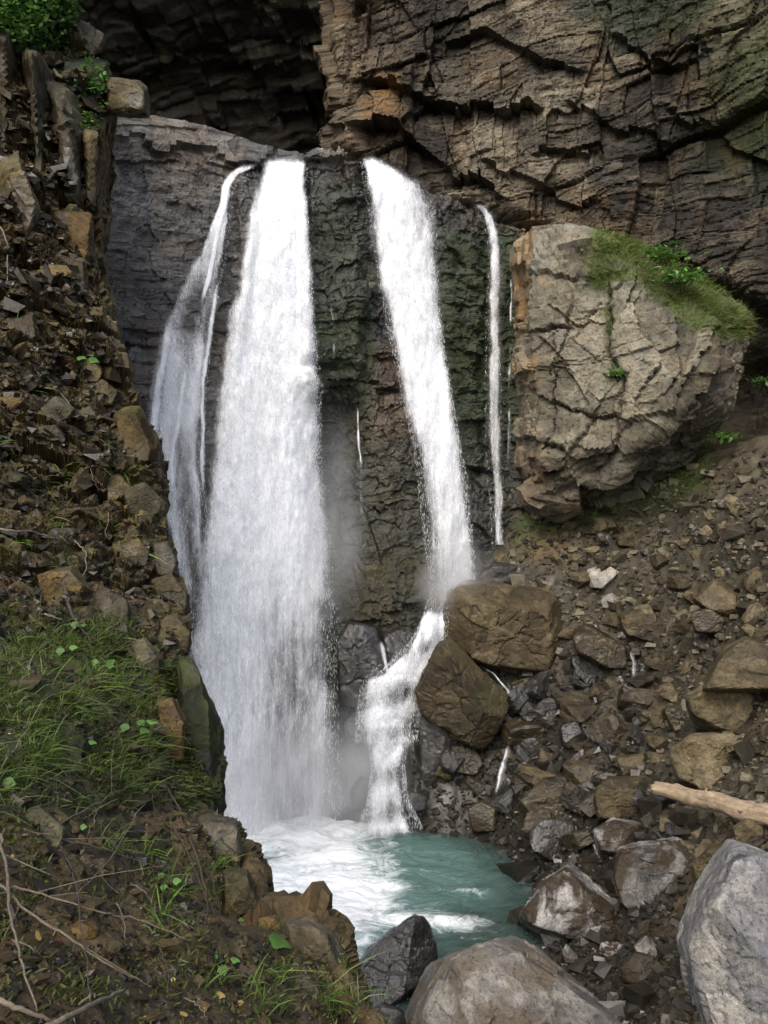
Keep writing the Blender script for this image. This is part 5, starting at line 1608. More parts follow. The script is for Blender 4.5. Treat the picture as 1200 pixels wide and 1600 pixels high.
def stone_label(px, py, spx, kind, mi):
    k = min(LANDMARKS, key=lambda q: (q[0] - px) ** 2 + (q[1] - py) ** 2)
    dx, dy = px - k[0], py - k[1]
    rel = ('right of' if dx > 0 else 'left of') if abs(dx) > abs(dy) else ('below' if dy > 0 else 'above')
    far = math.hypot(dx, dy)
    near = 'just ' if far < 38 else ('well ' if far > 75 else '')
    size = 'tiny' if spx < 13 else 'small' if spx < 18 else 'middling' if spx < 26 else 'large'
    colr = {'stone_brown': 'brown', 'stone_tan': 'tan', 'stone_wet': 'dark brown', 'stone_dark': 'blackish', 'stone_grey': 'grey'}[kind]
    shp = ['angular', 'flat', 'blocky', 'rounded', 'wedge-shaped'][mi % 5]
    lab = f'{size} {colr} {shp} stone {near}{rel} {k[2]}'
    if lab in _used:
        k2 = min((q for q in LANDMARKS if q is not k), key=lambda q: (q[0] - px) ** 2 + (q[1] - py) ** 2)
        alt = f'{lab}, towards {k2[2]}'
        if len(alt.replace('-', ' ').split()) <= 16:
            lab = alt
    _used[lab] = 1
    return lab


def stones():
    r = np.random.default_rng(77)
    meshes = []
    dirs, f = ico(4)
    for i in range(14):
        pl = [(r.normal(0, 1, 3), r.uniform(0.55, 0.95)) for _ in range(7)]
        v = dirs * clip_radius(dirs, pl + [((1, 0, 0), 1.1), ((-1, 0, 0), 1.1), ((0, 1, 0), 1.1), ((0, -1, 0), 1.1), ((0, 0, 1), 1.0), ((0, 0, -1), 1.0)], 120)[:, None]
        v = v * np.array([1.0, r.uniform(0.65, 0.95), r.uniform(0.45, 0.8)])
        v = v / (np.abs(v).max() if True else 1)
        v, tn = roughen(v, f, 2.0, 500 + i, 0.6)
        meshes.append((v, f, tn))
    kinds = ['stone_brown', 'stone_tan', 'stone_wet', 'stone_dark', 'stone_grey']
    lib = {}
    spec = [  # zone polygon test in photograph pixels, number, size range in pixels, kinds, label, group
        ((830, 1200, 790, 900), 70, (9, 30), [1, 0, 1, 4], 'small angular tan stone strewn over the upper scree below the buttress', 'stones on the upper scree'),
        ((880, 1200, 900, 1080), 66, (10, 40), [0, 1, 2, 0, 4], 'angular brown stone among the rubble in the middle of the scree', 'stones in the middle of the scree'),
        ((690, 1060, 1060, 1330), 98, (14, 62), [2, 3, 2, 2, 3, 0], 'dark wet stone in the rubble between the big boulders and the pool', 'wet stones above the pool'),
        ((1000, 1200, 1080, 1350), 34, (9, 40), [0, 1, 2, 1], 'brown stone among the tan boulders at the right edge', 'stones among the tan boulders'),
        ((1200, 1420, 760, 1400), 16, (14, 46), [0, 1, 2], '', 'stones beyond the right edge'),
        ((700, 1090, 1440, 1600), 30, (8, 34), [3, 2, 4, 3], 'small dark stone in the mud between the near boulders', 'stones in the mud by the outlet'),
    ]
    for zi, (box, num, (s0, s1), ks, label, group) in enumerate(spec):
        made = 0
        while made < num:
            px, py = r.uniform(box[0], box[1]), r.uniform(box[2], box[3])
            lo = np.interp(px, [780, 870, 960, 1080, 1200], [840, 815, 785, 745, 715])
            if py < lo + 6 or (px < 850 and py > 1270 and py < 1440) or (px < 900 and py < 1060 and px < 890 and py > 880):
                continue
            Y = hit(px, py)
            s = (s0 + (s1 - s0) * r.random() ** (1.5 if zi == 2 else 2.2)) / F * Y * 0.6
            x = (px - 600) / F * Y
            kx = ks[r.integers(len(ks))]
            mi = int(r.integers(len(meshes)))
            if (mi, kx) not in lib:
                v, ff, tn = meshes[mi]
                lib[mi, kx] = mesh_np('stone', v, ff, M[kinds[kx]], smooth=False, attrs={'tone': tn})
            o = bpy.data.objects.new('stone', lib[mi, kx])
            o.scale = (s, s, s)
            o.location = (x, Y, float(gz(x, Y)) + 0.30 * s)
            o.rotation_euler = (r.normal(0, 0.45), r.normal(0, 0.45), r.uniform(0, 6.28))
            link(o)
            tag(o, stone_label(px, py, s * F / Y * 2, kinds[kx], mi), 'stone', group)
            made += 1
    # gravel too fine to pick apart
    n = 21000
    V, Fc = [], []
    px, py = r.uniform(640, 1500, n * 2), r.uniform(700, 1640, n * 2)
    lo = np.interp(px, [640, 700, 780, 870, 960, 1080, 1200], [1200, 900, 835, 812, 780, 738, 705])
    ok = (py > lo)
    px, py = px[ok][:n], py[ok][:n]
    ys = np.linspace(700, 1640, 48)
    xs = np.linspace(640, 1500, 44)
    tab = np.array([[hit(a, b) for b in ys] for a in xs])
    fi, fj = (px - 640) / 860 * 43, (py - 700) / 940 * 47
    i, j = np.minimum(fi.astype(int), 42), np.minimum(fj.astype(int), 46)
    a, b = fi - i, fj - j
    Y = tab[i, j] * (1 - a) * (1 - b) + tab[i + 1, j] * a * (1 - b) + tab[i, j + 1] * (1 - a) * b + tab[i + 1, j + 1] * a * b
    Y = Y + r.normal(0, 0.15, len(Y))
    x = (px - 600) / F * Y
    z = gz(x, Y)
    s = np.exp(r.normal(0, 0.5, len(x))) * 0.028 * np.where(r.random(len(x)) < 0.12, 2.0, 1.0)
    keep = (z > POOL_Z - 0.25)
    x, Y, z, s = x[keep], Y[keep], z[keep], s[keep]
    cube = np.array([[-1, -1, -1], [1, -1, -1], [1, 1, -1], [-1, 1, -1], [-1, -1, 1], [1, -1, 1], [1, 1, 1], [-1, 1, 1]], float)
    cf = np.array([[0, 3, 2, 1], [4, 5, 6, 7], [0, 1, 5, 4], [1, 2, 6, 5], [2, 3, 7, 6], [3, 0, 4, 7]])
    N = len(x)
    jit = cube[None] * (1 + r.uniform(-0.5, 0.35, (N, 8, 3))) * np.stack([np.ones(N), r.uniform(0.5, 1, N), r.uniform(0.35, 0.8, N)], 1)[:, None]
    e = r.normal(0, 0.6, (N, 3))
    e[:, 2] = r.uniform(0, 6.28, N)
    c0, s0_ = np.cos(e[:, 2]), np.sin(e[:, 2])
    Rz = np.zeros((N, 3, 3))
    Rz[:, 0, 0], Rz[:, 0, 1], Rz[:, 1, 0], Rz[:, 1, 1], Rz[:, 2, 2] = c0, -s0_, s0_, c0, 1
    c1, s1_ = np.cos(e[:, 0]), np.sin(e[:, 0])
    Rx = np.zeros((N, 3, 3))
    Rx[:, 0, 0], Rx[:, 1, 1], Rx[:, 1, 2], Rx[:, 2, 1], Rx[:, 2, 2] = 1, c1, -s1_, s1_, c1
    V = np.einsum('nij,nkj->nki', Rz @ Rx, jit) * s[:, None, None] + np.stack([x, Y, z + 0.3 * s], 1)[:, None]
    Fc = cf[None] + 8 * np.arange(N)[:, None, None]
    dk = 0.55 * ss(1080, 980, px[keep]) * ss(960, 1080, py[keep]) + 0.25 * ss(1200, 1400, py[keep])
    tone = np.repeat(r.random(N) ** 1.5 * 1.3 - 0.1 - dk, 8)
    wetg = np.repeat(np.clip(dk * 1.6, 0, 1), 8)
    o = obj('gravel', mesh_np('gravel', V.reshape(-1, 3), Fc.reshape(-1, 4), M['gravel'], smooth=False, attrs={'tone': tone, 'wet': wetg}))
    tag(o, 'loose grey-brown gravel and grit between the stones of the scree', 'gravel', kind='stuff')


M['gravel'] = rock_mat('gravel_stone', (0.0165, 0.0143, 0.0092), (0.0468, 0.0407, 0.0259), (0.1100, 0.0990, 0.0670), 2.2, bump=0.02, stain=(0.13, 0.085, 0.035))
stones()


# ---------------------------------------------------------------- driftwood log
def tube(path, radii, nseg=12, rough=0.0, seed=0):
    path, radii = np.asarray(path, float), np.asarray(radii, float)
    n = len(path)
    t = np.gradient(path, axis=0)
    t /= np.linalg.norm(t, axis=1, keepdims=True)
    ref = np.array([0.13, 0.21, 0.97]) if abs(t[0, 2]) < 0.9 else np.array([1.0, 0, 0])
    a = np.cross(t, ref)
    a /= np.linalg.norm(a, axis=1, keepdims=True)
    b = np.cross(t, a)
    th = np.linspace(0, 2 * math.pi, nseg, endpoint=False)
    ring = np.cos(th)[None, :, None] * a[:, None] + np.sin(th)[None, :, None] * b[:, None]
    v = path[:, None] + ring * radii[:, None, None]
    if rough:
        v = v + ring * (rough * radii[:, None] * fbm(np.stack([np.repeat(th[None], n, 0) * 1.5, np.repeat(np.arange(n)[:, None] * 0.25, nseg, 1), 0 * v[..., 0] + seed], -1), 3, seed))[..., None]
    i = np.arange(n * nseg).reshape(n, nseg)
    f = np.stack([i[:-1], np.roll(i[:-1], -1, 1), np.roll(i[1:], -1, 1), i[1:]], -1).reshape(-1, 4)
    v = np.concatenate([v.reshape(-1, 3), path[:1], path[-1:]])
    c0, c1 = n * nseg, n * nseg + 1
    caps = [[c0, i[0, (j + 1) % nseg], i[0, j], i[0, j]] for j in range(nseg)] + [[c1, i[-1, j], i[-1, (j + 1) % nseg], i[-1, (j + 1) % nseg]] for j in range(nseg)]
    return v, f, np.array([c[:3] for c in caps])


def wood_mat(name, dark, light, sc=1.0, rough=0.8):
    k = NT(name)
    tc = k.n('ShaderNodeTexCoord').outputs['Object']
    n1 = k.noise(k.mapv(tc, (1.2, 16, 16)), 1.5 * sc, 7, 0.65, 0.4)
    n2 = k.noise(tc, 9 * sc, 5, 0.6)
    n3 = k.noise(k.mapv(tc, (6, 60, 60)), 1.0 * sc, 4, 0.6)
    v = k.math('ADD', k.math('MULTIPLY', n1, 0.6), k.math('MULTIPLY', n2, 0.4))
    col = k.ramp(v, [(0.3, dark), (0.52, tuple((a + b) / 2 for a, b in zip(dark, light))), (0.68, light)])
    nb = k.bump(k.math('ADD', n1, k.math('MULTIPLY', n3, 0.5)), 0.8, 0.012)
    return k.surf(k.bsdf(col, rough, nb))


M['log'] = wood_mat('driftwood', (0.085, 0.06, 0.036), (0.33, 0.265, 0.175))
M['twig'] = wood_mat('twig_bark', (0.05, 0.038, 0.026), (0.17, 0.14, 0.1), 3.0)
M['twig_dark'] = wood_mat('dark_bark', (0.015, 0.011, 0.008), (0.05, 0.038, 0.026), 3.0)


def tube_obj(name, path, radii, mat, parent=None, nseg=10, rough=0.15, seed=0, loc=None):
    v, f, caps = tube(path, radii, nseg, rough, seed)
    me = bpy.data.meshes.new(name)
    me.from_pydata(v.tolist(), [], f.tolist() + caps.tolist())
    me.materials.append(mat)
    me.polygons.foreach_set('use_smooth', np.ones(len(me.polygons), bool))
    me.update()
    return obj(name, me, parent, loc)


def log():
    a, b = P(1020, 1231, 17.0), P(1300, 1308, 14.2)
    t = np.linspace(0, 1, 90)[:, None]
    path = a + (b - a) * t + np.array([0, 0, 0.05]) * np.sin(t * 3.1) + 0.02 * np.stack([vnoise(np.stack([t[:, 0] * 7, 0 * t[:, 0], 0 * t[:, 0] + s], -1), 3) for s in range(3)], -1)
    loc = path[0].copy()
    R_ = np.array((Vector(b - a)).to_track_quat('X', 'Z').to_matrix())
    lp = (path - loc) @ R_
    rad = np.interp(t[:, 0], [0, 0.008, 0.03, 0.5, 1], [0.07, 0.10, 0.115, 0.16, 0.19])
    o = tube_obj('log', lp, rad, M['log'], None, 40, 0.16, 5)
    me = o.data
    n = len(me.vertices)
    co = np.empty(n * 3, np.float32)
    me.vertices.foreach_get('co', co)
    co = co.reshape(-1, 3)
    yz = co[:, 1:] - np.stack([np.interp(co[:, 0], lp[:, 0], lp[:, 1]), np.interp(co[:, 0], lp[:, 0], lp[:, 2])], 1)
    th = np.arctan2(yz[:, 1], yz[:, 0])
    # drying splits that wind along the trunk, flutes, broken splintered end
    q = np.stack([co[:, 0] * 0.5, np.cos(th - 0.25 * co[:, 0]) * 1.5, np.sin(th - 0.25 * co[:, 0]) * 1.5], -1)
    dd = 0.05 * fbm(q * 1.6, 3, 7) - 0.10 * np.exp(-(fbm(q * 1.4, 2, 9) / 0.05) ** 2)
    for kx, kt in ((0.5, 1.2), (1.25, 2.2), (1.9, 0.6)):
        dd += 0.35 * np.exp(-((co[:, 0] - kx) / 0.07) ** 2 - ((np.angle(np.exp(1j * (th - kt)))) / 0.5) ** 2)
    co[:, 1:] += yz * dd[:, None]
    endm = co[:, 0] < 0.06
    co[endm, 0] += 0.09 * vnoise(np.stack([yz[endm, 0] * 30, yz[endm, 1] * 30, 0 * yz[endm, 0]], -1), 5)
    me.vertices.foreach_set('co', co.ravel())
    me.update()
    o.matrix_world = Matrix.Translation(Vector(loc)) @ Matrix(R_.tolist()).to_4x4()
    tag(o, 'bare pale driftwood log lying across the rubble at the right edge', 'log')
    tube_obj('branch_stub', np.array([[1.1, 0, 0.1], [1.14, -0.02, 0.19], [1.17, -0.03, 0.24]]), np.array([0.035, 0.028, 0.015]), M['log'], o, 8)
    tube_obj('branch_stub', np.array([[1.85, -0.1, 0.05], [1.92, -0.19, 0.09], [1.95, -0.22, 0.1]]), np.array([0.03, 0.026, 0.018]), M['log'], o, 8)


log()

# ---------------------------------------------------------------- vegetation
def leaf_mat(name, c0, c1, trans=0.35):
    k = NT(name)
    tc = k.n('ShaderNodeTexCoord').outputs['Object']
    t = k.math('ADD', k.math('MULTIPLY', k.attr('tone'), 0.75), k.math('MULTIPLY', k.noise(tc, 3.0, 4, 0.6), 0.3))
    col = k.ramp(t, [(0.1, c0), (0.85, c1)])
    b = k.bsdf(col, 0.55, None, spec=0.35)
    tl = k.n('ShaderNodeBsdfTranslucent')
    k.put(tl.inputs[0], col)
    mx = k.n('ShaderNodeMixShader')
    mx.inputs[0].default_value = trans
    k.put(mx.inputs[1], b)
    k.put(mx.inputs[2], tl.outputs[0])
    return k.surf(mx.outputs[0])


M['grass'] = leaf_mat('grass_blade', (0.02, 0.035, 0.006), (0.085, 0.13, 0.022))
M['grass_bright'] = leaf_mat('bright_grass_blade', (0.03, 0.055, 0.008), (0.11, 0.18, 0.03))
M['grass_dry'] = leaf_mat('dry_grass_blade', (0.06, 0.055, 0.015), (0.16, 0.14, 0.055))
M['moss_tuft'] = leaf_mat('moss_tuft', (0.016, 0.02, 0.004), (0.06, 0.075, 0.012), 0.2)
M['leaf'] = leaf_mat('broad_leaf', (0.03, 0.075, 0.014), (0.12, 0.25, 0.05))
M['leaf_dim'] = leaf_mat('shaded_leaf', (0.025, 0.055, 0.012), (0.08, 0.15, 0.035))
M['dry_leaf'] = leaf_mat('dry_leaf', (0.12, 0.07, 0.02), (0.42, 0.33, 0.10), 0.2)
M['red_leaf'] = leaf_mat('red_leaf', (0.10, 0.02, 0.012), (0.2, 0.05, 0.02), 0.2)


def blades(name, pos, nor, length, width, mat, parent=None, seed=1, droop=0.6, up=0.7, spread=0.45, label=None, cat=None):
    r = np.random.default_rng(seed)
    n = len(pos)
    d = nor * (1 - up) + np.array([0, 0, up]) + r.normal(0, spread, (n, 3))
    d /= np.linalg.norm(d, axis=1, keepdims=True)
    side = np.cross(d, r.normal(0, 1, (n, 3)))
    side /= np.maximum(np.linalg.norm(side, axis=1, keepdims=True), 1e-6)
    out = d * np.array([1, 1, 0]) + nor * 0.5
    L = (length * np.exp(r.normal(0, 0.35, n)))[:, None]
    W_ = (width * np.exp(r.normal(0, 0.25, n)))[:, None]
    dr = (droop * r.uniform(0.3, 1.3, n))[:, None]
    v = []
    for t, wk in ((0, 0.8), (0.4, 1.0), (0.75, 0.65), (1.0, 0.05)):
        c = pos + d * L * t + out * L * 0.35 * dr * t * t - np.array([0, 0, 1]) * L * dr * 0.55 * t * t
        v += [c - side * W_ * wk, c + side * W_ * wk]
    V = np.stack(v, 1)
    q = np.array([[0, 1, 3, 2], [2, 3, 5, 4], [4, 5, 7, 6]])
    f = (q[None] + 8 * np.arange(n)[:, None, None]).reshape(-1, 4)
    tone = np.repeat(r.random(n)[:, None] * 0.8, 8, 1) + np.array([0, 0, .1, .1, .2, .2, .25, .25])[None]
    o = obj(name, mesh_np(name, V.reshape(-1, 3), f, mat, attrs={'tone': tone}), parent)
    tag(o, label, cat, kind='stuff')
    return o


def bank_points(n, poly_fn, seed):
    r = np.random.default_rng(seed)
    w_ = poly_fn(KPX, KPY).ravel()
    # the surface is laid out evenly over the picture, so weigh by that
    w_ = np.clip(w_, 0, None)
    i = r.choice(len(w_), n, p=w_ / w_.sum())
    p, nn = KP.reshape(-1, 3)[i], KN.reshape(-1, 3)[i]
    return p + r.normal(0, 0.012, p.shape) * p[:, 1:2] / 8, nn


def vegetation():
    r = np.random.default_rng(5)
    # buttress top
    w_ = BMOSS * (BMOSS > 0.15)
    w_ = w_ * np.clip(0.55 + 1.2 * fbm(BV * 1.6, 3, 12), 0.02, 1)
    i = r.choice(len(w_), 2600, p=w_ / w_.sum())
    blades('grass', BV[i] + BN[i] * 0.02, BN[i], 0.16, 0.006, M['grass_dry'], None, 10, droop=1.5, label='straw coloured grass hanging over the lip of the buttress meadow', cat='grass')
    i = r.choice(len(w_), 7000, p=w_ / w_.sum())
    blades('grass', BV[i] + BN[i] * 0.02, BN[i], 0.15, 0.006, M['grass_bright'], None, 11, droop=1.2, label='bright green grass growing over the top of the pale buttress', cat='grass')
    px, py = proj(BV)
    ledge = (np.exp(-((px - 965) / 16) ** 2 - ((py - 590) / 26) ** 2) + 0.8 * np.exp(-((px - 955) / 8) ** 2 - ((py - 500) / 40) ** 2) + 0.6 * np.exp(-((px - 985) / 8) ** 2 - ((py - 520) / 40) ** 2)) * (BN[:, 1] < 0.1)
    i = r.choice(len(ledge), 900, p=ledge / ledge.sum())
    blades('grass', BV[i] + BN[i] * 0.05, BN[i], 0.13, 0.006, M['grass_bright'], None, 12, droop=1.2, label='grass growing in the cracks and on the ledge of the buttress front', cat='grass')
    # strip of turf where buttress meets scree
    n = 5000
    pxs = r.uniform(790, 1110, n)
    line = np.interp(pxs, [780, 860, 960, 1080, 1180], [832, 806, 778, 738, 700])
    pys = line + np.abs(r.normal(0, 20, n)) + 2
    ys = np.array([hit(a, b) for a, b in zip(pxs[:300], pys[:300])])
    k_ = np.argmin((pxs[:, None] - pxs[None, :300]) ** 2 + (pys[:, None] - pys[None, :300]) ** 2, 1)
    Y = ys[k_] + r.normal(0, 0.25, n)
    X = (pxs - 600) / F * Y
    g = np.stack([X, Y, gz(X, Y)], -1)
    ok = fbm(g * 1.1, 3, 90) > -0.15
    g = g[ok]
    blades('grass', g, np.tile([0, -0.4, 0.9], (len(g), 1)), 0.07, 0.006, M['grass'], None, 13, label='thin mossy turf along the foot of the buttress', cat='grass')
    # left bank
    zone = lambda px, py: ss(930, 990, py) * ss(1290, 1200, py) * ss(262, 225, px) * (px > -40) * ss(-0.25, 0.25, fbm(np.stack([px * 0.018, py * 0.018, 0 * px], -1), 3, 5))
    p, nn = bank_points(9000, zone, 1)
    blades('moss', p, nn, 0.035, 0.004, M['moss_tuft'], BANK, 21, droop=0.5, spread=0.7)
    p, nn = bank_points(3400, zone, 2)
    blades('grass', p, nn, 0.14, 0.0026, M['grass'], BANK, 22, droop=1.3, spread=0.5)
    # tussocks of longer grass
    cents = [(45, 1130), (95, 1210), (120, 1120), (60, 1180), (215, 1050), (190, 1100), (100, 1090), (160, 1060), (30, 1060), (150, 1000), (105, 1010), (180, 1190), (215, 1100), (60, 1060),
             (250, 1380), (240, 1330), (270, 1400), (165, 1320), (350, 1390), (345, 1350), (430, 1525), (405, 1560), (430, 1590), (195, 1230), (230, 1160), (20, 960), (15, 860), (105, 880),
             (165, 830), (170, 700), (190, 740), (205, 850), (85, 820), (160, 480), (50, 490), (65, 750), (120, 740), (250, 1440), (330, 1530), (545, 1570), (520, 1560), (10, 690), (35, 600)]
    P_, N_ = [], []
    for cx, cy_ in cents:
        m = int(r.integers(16, 46))
        for a, b in zip(r.normal(cx, 14, m), r.normal(cy_, 12, m)):
            a = min(a, float(lut(b, SIL)) - 3)
            q, nn = bank_at(a, b)
            P_.append(q)
            N_.append(nn)
    P_, N_ = np.array(P_), np.array(N_)
    near = P_[:, 1] < 9
    blades('grass', P_[near], N_[near], 0.17, 0.0028, M['grass_bright'], BANK, 23, droop=1.3, spread=0.55)
    blades('grass', P_[~near], N_[~near], 0.2, 0.005, M['grass_bright'], BANK, 24, droop=1.3, spread=0.55)
    zone2 = lambda px, py: (ss(0.15, 0.5, fbm(np.stack([px * 0.02, py * 0.02, 0 * px], -1), 3, 8)) * ss(380, 470, py) + 0.15 * ss(1340, 1400, py)) * (px > -20)
    p, nn = bank_points(9000, zone2, 3)
    blades('moss', p, nn, 0.03, 0.004, M['moss_tuft'], BANK, 25, droop=0.5, spread=0.7)
    # moss cushion hanging on the brink beside the main fall
    zone3 = lambda px, py: ss(1040, 1070, py) * ss(1285, 1265, py) * ss(-70, -40, px - lut(py, SIL)) * 1.0
    p, nn = bank_points(5000, zone3, 4)
    blades('moss', p - np.array([0, 0.12, 0]), nn, 0.045, 0.006, M['moss_tuft'], BANK, 26, droop=1.2, spread=0.5)


vegetation()


def leaf_shape(L, W_, lobes=0, fold=0.18, seed=0, n=9):
    """A leaf blade, stalk end at the origin, along +X; domed, with a toothed edge."""
    r = np.random.default_rng(seed)
    t = np.linspace(0, 1, n)
    half = W_ * np.sin(math.pi * t ** 0.75) ** 0.8 * (1 + (0.12 * np.sin(t * 40) if lobes else 0))
    half[0], half[-1] = W_ * 0.12, 0.002
    mid = np.stack([t * L, 0 * t, -0.25 * L * t ** 2 + 0.02 * L * np.sin(9 * t)], -1)
    a = mid + np.stack([-0.1 * half, half, fold * half - 0.35 * half ** 2 / max(W_, 1e-6)], -1)
    b = mid + np.stack([-0.1 * half, -half, fold * half - 0.35 * half ** 2 / max(W_, 1e-6)], -1)
    v = np.concatenate([mid, a, b])
    f = []
    for i in range(n - 1):
        f += [[i, i + 1, n + i + 1, n + i], [i + 1, i, 2 * n + i, 2 * n + i + 1]]
    return v, np.array(f)


def plant(label, px, py, leaves, L, mat='leaf', seed=1, stalk=0.08, cat='plant', out=0.05, ground_pt=None):
    r = random.Random(seed)
    if ground_pt is None:
        base, nn = bank_at(px, py)
    else:
        base, nn = ground_pt
    e = empty('leafy_plant', base)
    tag(e, label, cat)
    for i in range(leaves):
        ang = i * 2.4 + r.uniform(-0.3, 0.3)
        l = L * r.uniform(0.7, 1.15)
        tip = np.array([math.cos(ang) * stalk * r.uniform(0.4, 1.1), math.sin(ang) * stalk * r.uniform(0.4, 1.0) - out, stalk * r.uniform(0.5, 1.3)])
        v, f = leaf_shape(l, l * 0.46, 1, seed=seed * 31 + i)
        me = mesh_np('leaf', v, f, M[mat], attrs={'tone': np.linspace(0.0, 0.25, len(v)) + r.uniform(0.0, 0.75)})
        o = obj('leaf', me, e, tip)
        o.rotation_euler = (Matrix.Rotation(0.55 + r.uniform(-0.5, 0.4), 3, 'X') @ Matrix.Rotation(ang, 3, 'Z') @ Matrix.Rotation(r.uniform(-0.2, 0.3), 3, 'Y')).to_euler()
        tube_obj('stalk', [(0, 0, -0.01), tuple(tip * 0.5 + np.array([0, 0, 0.01])), tuple(tip)], [0.004 * L / 0.08, 0.003 * L / 0.08, 0.002 * L / 0.08], M['leaf_dim'], e, 5, 0)
    return e


plant('single broad bright green leaf at the brink above the pool', 412, 1470, 1, 0.135, seed=3, stalk=0.05)
plant('small bright leaf just left of the single broad leaf at the brink', 370, 1436, 2, 0.043, seed=4, stalk=0.03)
plant('cluster of four light green leaves right of the long grass on the bank', 208, 1150, 6, 0.092, seed=5, stalk=0.11)
plant('pale leaves above the grass, below the grey stone on the bank', 155, 1045, 4, 0.073, seed=6, stalk=0.08)
plant('small leafy plant under the grey embedded stone of the bank', 120, 985, 5, 0.061, seed=7, stalk=0.07)
plant('leaves at the left edge beside the moss', 4, 1225, 3, 0.061, seed=8, stalk=0.05)
plant('tiny round leaf on the bare soil of the bank', 127, 1290, 1, 0.043, seed=9, stalk=0.02)
plant('small green plant at the foot of the long dark root', 262, 1388, 3, 0.055, seed=10, stalk=0.05)
plant('little plant with pale leaves near the bottom edge', 345, 1505, 3, 0.049, seed=11, stalk=0.05)
plant('yellowish small plant near the bottom edge, below the single broad leaf', 333, 1548, 3, 0.043, seed=12, stalk=0.03, mat='dry_leaf')
plant('round green leaf hanging high on the bank in front of the dark slab', 36, 508, 1, 0.122, seed=13, stalk=0.05)
plant('bright leafy sprig on the rocky bank above the brown blocks', 134, 568, 4, 0.135, seed=14, stalk=0.10)
plant('small leafy plant beside the flat brown block halfway up the bank', 195, 862, 3, 0.086, seed=15, stalk=0.06)
plant('pair of leaves in the soil left of the cluster of four', 135, 1165, 2, 0.061, seed=16, stalk=0.05)
plant('small leaf pair in the grass at the top of the mossy patch', 100, 1020, 3, 0.061, seed=17, stalk=0.05)


def shrub(label, zone, n, L, seed, mat='leaf_dim', out=0.25, stems=6, name='shrub'):
    """Foliage clump of many small leaves round a few stems, hanging on the bank."""
    r = np.random.default_rng(seed)
    p, nn = bank_points(n, zone, seed)
    c = p.mean(0)
    e = empty(name, c)
    tag(e, label, 'shrub')
    off = np.abs(r.normal(0, out, n))[:, None]
    # leaves gather in clumps
    clump = fbm(p * 3.0, 3, seed)
    off = off * (0.6 + 0.9 * np.clip(clump[:, None] + 0.3, 0, 1))
    pos = p - c + nn * off * 0.6 + np.array([0, -0.4, 0.5]) * off
    d = r.normal(0, 1, (n, 3)) * np.array([1, 1, 0.45]) + np.array([0, -0.3, -0.25])
    d /= np.linalg.norm(d, axis=1, keepdims=True)
    s = np.cross(d, np.array([0, 0, 1.0]) + r.normal(0, 0.4, (n, 3)))
    s /= np.linalg.norm(s, axis=1, keepdims=True)
    l = (L * np.exp(r.normal(0, 0.3, n)))[:, None]
    up = np.cross(s, d)
    V = np.stack([pos, pos + d * l * 0.45 + s * l * 0.28 - up * l * 0.05, pos + d * l, pos + d * l * 0.45 - s * l * 0.28 - up * l * 0.05], 1)
    f = np.arange(4 * n).reshape(-1, 4)
    o = obj('foliage', mesh_np('foliage', V.reshape(-1, 3), f, M[mat], smooth=False, attrs={'tone': np.repeat(r.random(n), 4)}), e)
    tag(o, kind='stuff')
    for i in range(stems):
        a = pos[r.integers(n)]
        b = (p[r.integers(n)] - c) * 0.5
        tube_obj('stem', [b - np.array([0, -0.1, 0.1]), (a + b) / 2 + np.array([0, 0, 0.08]), a], [0.012, 0.009, 0.005], M['twig_dark'], e, 5, 0)


box = lambda x0, x1, y0, y1, sd: (lambda px, py: (px > x0) * (px < x1) * (py > y0) * (py < y1) * ss(-0.3, 0.3, fbm(np.stack([px * 0.03, py * 0.03, 0 * px], -1), 3, sd)))
shrub('light green leafy bush at the top left corner above the bank', box(-30, 106, -80, 84, 1), 6500, 0.12, 31, 'leaf', 0.42)
shrub('bright leafy sprays hanging beside the pale stick high on the bank', box(92, 162, 128, 180, 2), 700, 0.085, 32, 'leaf', 0.2, 4)
shrub('small drooping green sprays below the leafy bush', box(112, 150, 180, 222, 3), 260, 0.08, 33, 'leaf', 0.18, 3)


def ground_plant(label, px, py, Y, n, L, spread, seed, mat='leaf'):
    r = np.random.default_rng(seed)
    c = P(px, py, Y)
    e = empty('shrub', c)
    tag(e, label, 'shrub')
    pos = r.normal(0, 1, (n, 3)) * np.array([spread, spread * 0.6, spread * 0.6])
    pos[:, 2] = np.abs(pos[:, 2]) * 0.9
    d = r.normal(0, 1, (n, 3)) * np.array([1, 1, 0.5])
    d /= np.linalg.norm(d, axis=1, keepdims=True)
    s = np.cross(d, np.array([0, 0, 1.0]) + r.normal(0, 0.3, (n, 3)))
    s /= np.linalg.norm(s, axis=1, keepdims=True)
    l = (L * np.exp(r.normal(0, 0.3, n)))[:, None]
    V = np.stack([pos, pos + d * l * 0.45 + s * l * 0.3, pos + d * l, pos + d * l * 0.45 - s * l * 0.3], 1)
    o = obj('foliage', mesh_np('foliage', V.reshape(-1, 3), np.arange(4 * n).reshape(-1, 4), M[mat], smooth=False, attrs={'tone': np.repeat(r.random(n), 4)}), e)
    tag(o, kind='stuff')
    for i in range(4):
        tube_obj('stem', [(0, 0.05, -spread * 0.8), tuple(pos[i] * 0.5), tuple(pos[i])], [0.012, 0.008, 0.004], M['twig_dark'], e, 5, 0)


